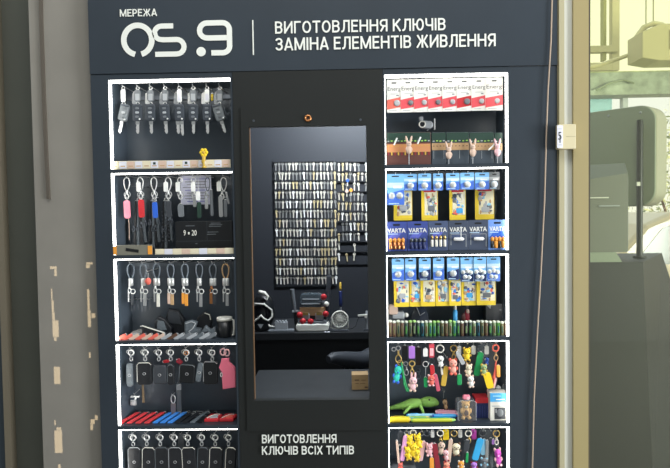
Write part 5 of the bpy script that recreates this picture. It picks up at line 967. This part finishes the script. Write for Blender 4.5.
# window frames, air unit and canopy outside
FR = mat('frame_cream', (188, 182, 158), .5); Y4 = 1.75
def rect(name, x0, x1, y0, y1, Y, dep, m, lab=None):
    b = MB(); u, v = at(x0, y0, Y), at(x1, y1, Y); wbox(b, u.x, v.x, Y, Y + dep, v.z, u.z, m); return b
for i, (x0, x1, y0, y1, m) in enumerate(((612.5, 619.5, -20, 70, FR), (603.6, 606.4, -20, 60, mat('frame_dark', (138, 140, 96), .5)), (580, 618, 46, 51.5, FR), (580, 612, 63, 70, FR))):
    struct(f'trim_{6 + i}', rect('x', x0, x1, y0, y1, Y4 - .01 * i, .05, m))
b = MB(); u = at(580, 72, 1.5); v = at(760, 92, 1.5); wbox(b, u.x, v.x, 1.5, 1.62, v.z, u.z, mat('canopy_green', (178, 188, 164), .4, noise=.3, scale=14)); struct('beam_canopy', b, 'green-grey canopy beam across the glass')
for i, (x0, x1, y0, y1) in enumerate(((588, 629, 92.5, 97.5), (623, 628, 97, 132), (588, 629, 118, 131))):
    struct(f'trim_{10 + i}', rect('x', x0, x1, y0, y1, 1.9, .05, mat('frame_white', (200, 204, 192), .5)))
struct('window_3', rect('x', 588, 612, 97, 118, 1.93, .01, glassmat('aqua_glass', (.62, .85, .82), .25, .05, (.8, .95, .95))))
Y5 = 1.4; p = at(652, 66, Y5); t = thing('air_conditioner', 'cream air conditioner unit mounted above the canopy beam', 'air conditioner', (p.x, Y5, at(652, 68, Y5).z)); k = (Y5 + 2.3) / F
b = MB(k); b.prism([(-24, 3), (-8, 0), (60, 0), (60, 34), (-7, 34), (-24, 27)], -30, 0, mat('unit_cream', (172, 166, 146), .5), None, .8); obj('casing', b, t)
b = MB(k); b.box((26, -30.3, 19), (50, .6, 18), mat('grille_dark', (128, 126, 98), .6))
for i in range(9): b.box((26, -30.8, 11 + i * 2), (50, .5, .7), FR)
obj('grille', b, t); b = MB(k); b.tube([(-20, -10, 27), (-14, -12, 36), (-5, -12, 39.5), (3, -12, 38), (6, -12, 34)], 2.6, FR, 10); obj('hose', b, t)
for x in (-10, -3): b = MB(k); b.cyl((x, -8, 34), (x, -8, 120), .5, mat('rod_olive', (120, 120, 80), .5), 6); obj('hanger_rod', b, t)
b = MB(); pts = [at(584, 69, 1.45), at(600, 65, 1.45), at(615, 60, 1.43), at(629, 55, 1.42)]; b.tube(pts, .012, FR, 8); tag(obj('drain_pipe', b), 'pale pipe running from the air conditioner along the canopy beam', 'pipe')
b = MB(); pts = [at(596, 90, 1.48), at(610, 83, 1.485), at(624, 80, 1.485), at(634, 83, 1.48)]; b.tube(pts, .006, mat('cable_sage', (160, 170, 136), .6), 7); tag(obj('cable', b), 'slack pale cable hanging against the canopy beam', 'cable')
# parked car and bright greenery outside
Y6 = 3.2; p = at(655, 300, Y6); k = (Y6 + 2.3) / F; t = thing('parked_car', 'cream parked car seen beyond the pedestal', 'car', (p.x, Y6, 0)); zc = at(655, 213, Y6).z
prof = [(-.35, .3), (-.42, .75), (-.30, .98), (.02, zc - .10), (.25, zc), (1.6, zc), (2.1, 1.0), (3.0, .95), (3.1, .3)]; CARM = mat('car_cream', (206, 186, 144), .3, coat=.4)
b = MB(); b.prism([(x - .1, z_) for x, z_ in prof], 0, 1.7, CARM, None, .06); obj('body', b, t)
b = MB(); b.prism([(-.20, .98), (.06, zc - .14), (.25, zc - .07), (1.0, zc - .07), (1.0, .98)], -.006, .004, mat('car_glass', (120, 124, 110), .15)); obj('side_window', b, t)
for x in (.4, 2.5): b = MB(); b.lathe([(.3, 0), (.33, .03), (.33, .17), (.3, .2)], BLACK, 24, Matrix.Translation((x, .15, .331)) @ Matrix.Rotation(PI / 2, 4, 'X')); obj('wheel', b, t)
p = at(690, 180, 7.5); t = thing('shrub', 'tall sunlit shrub behind the parked car', 'shrub', (p.x, 7.5, 0)); rr = random.Random(5); b = MB(); LF = mat('leaf_bright', (190, 196, 150), .7); LF2 = mat('leaf_mid', (120, 132, 90), .7)
for i in range(2600):
    g, ph = rr.uniform(0, 2 * PI), rr.uniform(-1, 1); R = 1.0 * rr.random() ** .4; c_ = Vector((R * math.sqrt(1 - ph * ph) * math.cos(g) * 1.0, R * math.sqrt(1 - ph * ph) * math.sin(g) * .8, 1.75 + R * ph * 1.5)); s_ = rr.uniform(.03, .06)
    u = Vector((rr.uniform(-1, 1), rr.uniform(-1, 1), rr.uniform(-1, 1))).normalized(); v = u.orthogonal().normalized(); b.add([c_ - u * s_, c_ + v * s_ * .5, c_ + u * s_, c_ - v * s_ * .5], [(0, 1, 2, 3)], LF if rr.random() < .7 else LF2)
obj('foliage', b, t); b = MB()
for i in range(5): b.tube([(0, 0, 0), (.15 * math.cos(i * 1.3), .15 * math.sin(i * 1.3), .8), (.6 * math.cos(i * 1.3), .5 * math.sin(i * 1.3), 2.2)], .03, BROWN, 6, rads=[.04, .03, .01])
obj('stems', b, t)
# ---- hall behind the camera: unseen wall added to block the sun, slots shaped for its patches
sd = Vector((-.36, .9, -.26)).normalized(); YF = -4.4
def back(px, py):
    v = at(px, py, YP_); s_ = (YF - v.y) / sd.y; return v + sd * s_
patches = [(50, 57, 266, 269), (54.5, 57, 269, 276), (51.3, 52.6, 288, 300), (51.8, 54, 300, 312), (52.2, 55, 312, 320), (52.8, 58.8, 320, 337), (54, 57, 337, 341),
           (54.2, 60.3, 366.5, 384), (54.4, 56, 420, 425), (56.5, 61.5, 427, 430), (55, 62.3, 430, 453), (58.5, 61, 464, 472),
           (86, 93, 262, 264.5), (86, 90, 264.5, 268), (87.6, 89.6, 289, 310), (88, 91, 310, 327), (91.5, 95.5, 313, 318), (89, 91, 352, 358), (90.5, 95, 419, 424), (90.5, 93.5, 424, 430), (95, 98, 415, 420)]
holes = []
for x0, x1, y0, y1 in patches: u, v = back(x0, y1), back(x1, y0); holes.append((u.x, v.x, u.z, v.z))
zs_ = sorted({0.0, 4.7} | {h[2] for h in holes} | {h[3] for h in holes}); b = MB(); UNSEEN = mat('unseen_wall_grey', (150, 150, 146), .8)
for i in range(len(zs_) - 1):
    za, zb_ = zs_[i], zs_[i + 1]; zm = (za + zb_) / 2; cut = sorted((h[0], h[1]) for h in holes if h[2] < zm < h[3]); x = -3.2
    for c0_, c1_ in cut + [(9, 9)]:
        if c0_ > x + 1e-5: wbox(b, x, c0_, YF - .004, YF, za, zb_, UNSEEN)
        x = max(x, c1_)
struct('wall_sun_blocker', b, 'unseen wall added behind the viewer to shape the sun patches')
b = MB(); wbox(b, -3.25, -3.2, YF, .5, 0, 4.7, UNSEEN); struct('wall_hall', b)
sun = bpy.data.lights.new('sun', 'SUN'); sun.energy = 6.0; sun.angle = math.radians(.04); sun.color = (1, .80, .52); so = bpy.data.objects.new('sun', sun); COL.objects.link(so); so.rotation_euler = sd.to_track_quat('-Z', 'Y').to_euler()
# light: sky, booth lamp, and added fills from above and the side
w = bpy.data.worlds.new('sky'); SC.world = w; w.use_nodes = True; nt = w.node_tree; bg = nt.nodes['Background']; tc = nt.nodes.new('ShaderNodeTexCoord'); sx = nt.nodes.new('ShaderNodeSeparateXYZ'); cr = nt.nodes.new('ShaderNodeValToRGB')
nt.links.new(tc.outputs['Generated'], sx.inputs[0]); nt.links.new(sx.outputs['Z'], cr.inputs[0]); nt.links.new(cr.outputs[0], bg.inputs[0])
cr.color_ramp.elements[0].color = (.95, .93, .84, 1); cr.color_ramp.elements[1].color = (.62, .78, 1.0, 1); bg.inputs[1].default_value = 1.3
def area(name, loc, tgt, sx_, sy_, e, col):
    l = bpy.data.lights.new(name, 'AREA'); l.shape = 'RECTANGLE'; l.size = sx_; l.size_y = sy_; l.energy = e; l.color = col; o = bpy.data.objects.new(name, l); COL.objects.link(o); o.location = loc
    o.rotation_euler = (Vector(tgt) - Vector(loc)).to_track_quat('-Z', 'Y').to_euler(); return o
area('booth_lamp', (.08, .70, 2.40), (.06, 1.3, 1.5), .6, .12, 42, (.86, .93, 1))
area('overhead_fill', (.2, -2.2, 4.7), (0, 0, 1.6), 3.0, 1.2, 75, (1, .96, .86))  # added soft fill from above to brighten the cabinet fronts
area('side_fill', (5.2, -2.5, 1.3), (-.4, 0, 1.2), 1.8, 1.6, 330, (.95, .98, 1))  # added fill standing in for daylight from the side
SC.view_settings.view_transform = 'Standard'; SC.view_settings.look = 'None'; SC.view_settings.exposure = 0; SC.view_settings.gamma = 1; SC.view_settings.use_curve_mapping = False
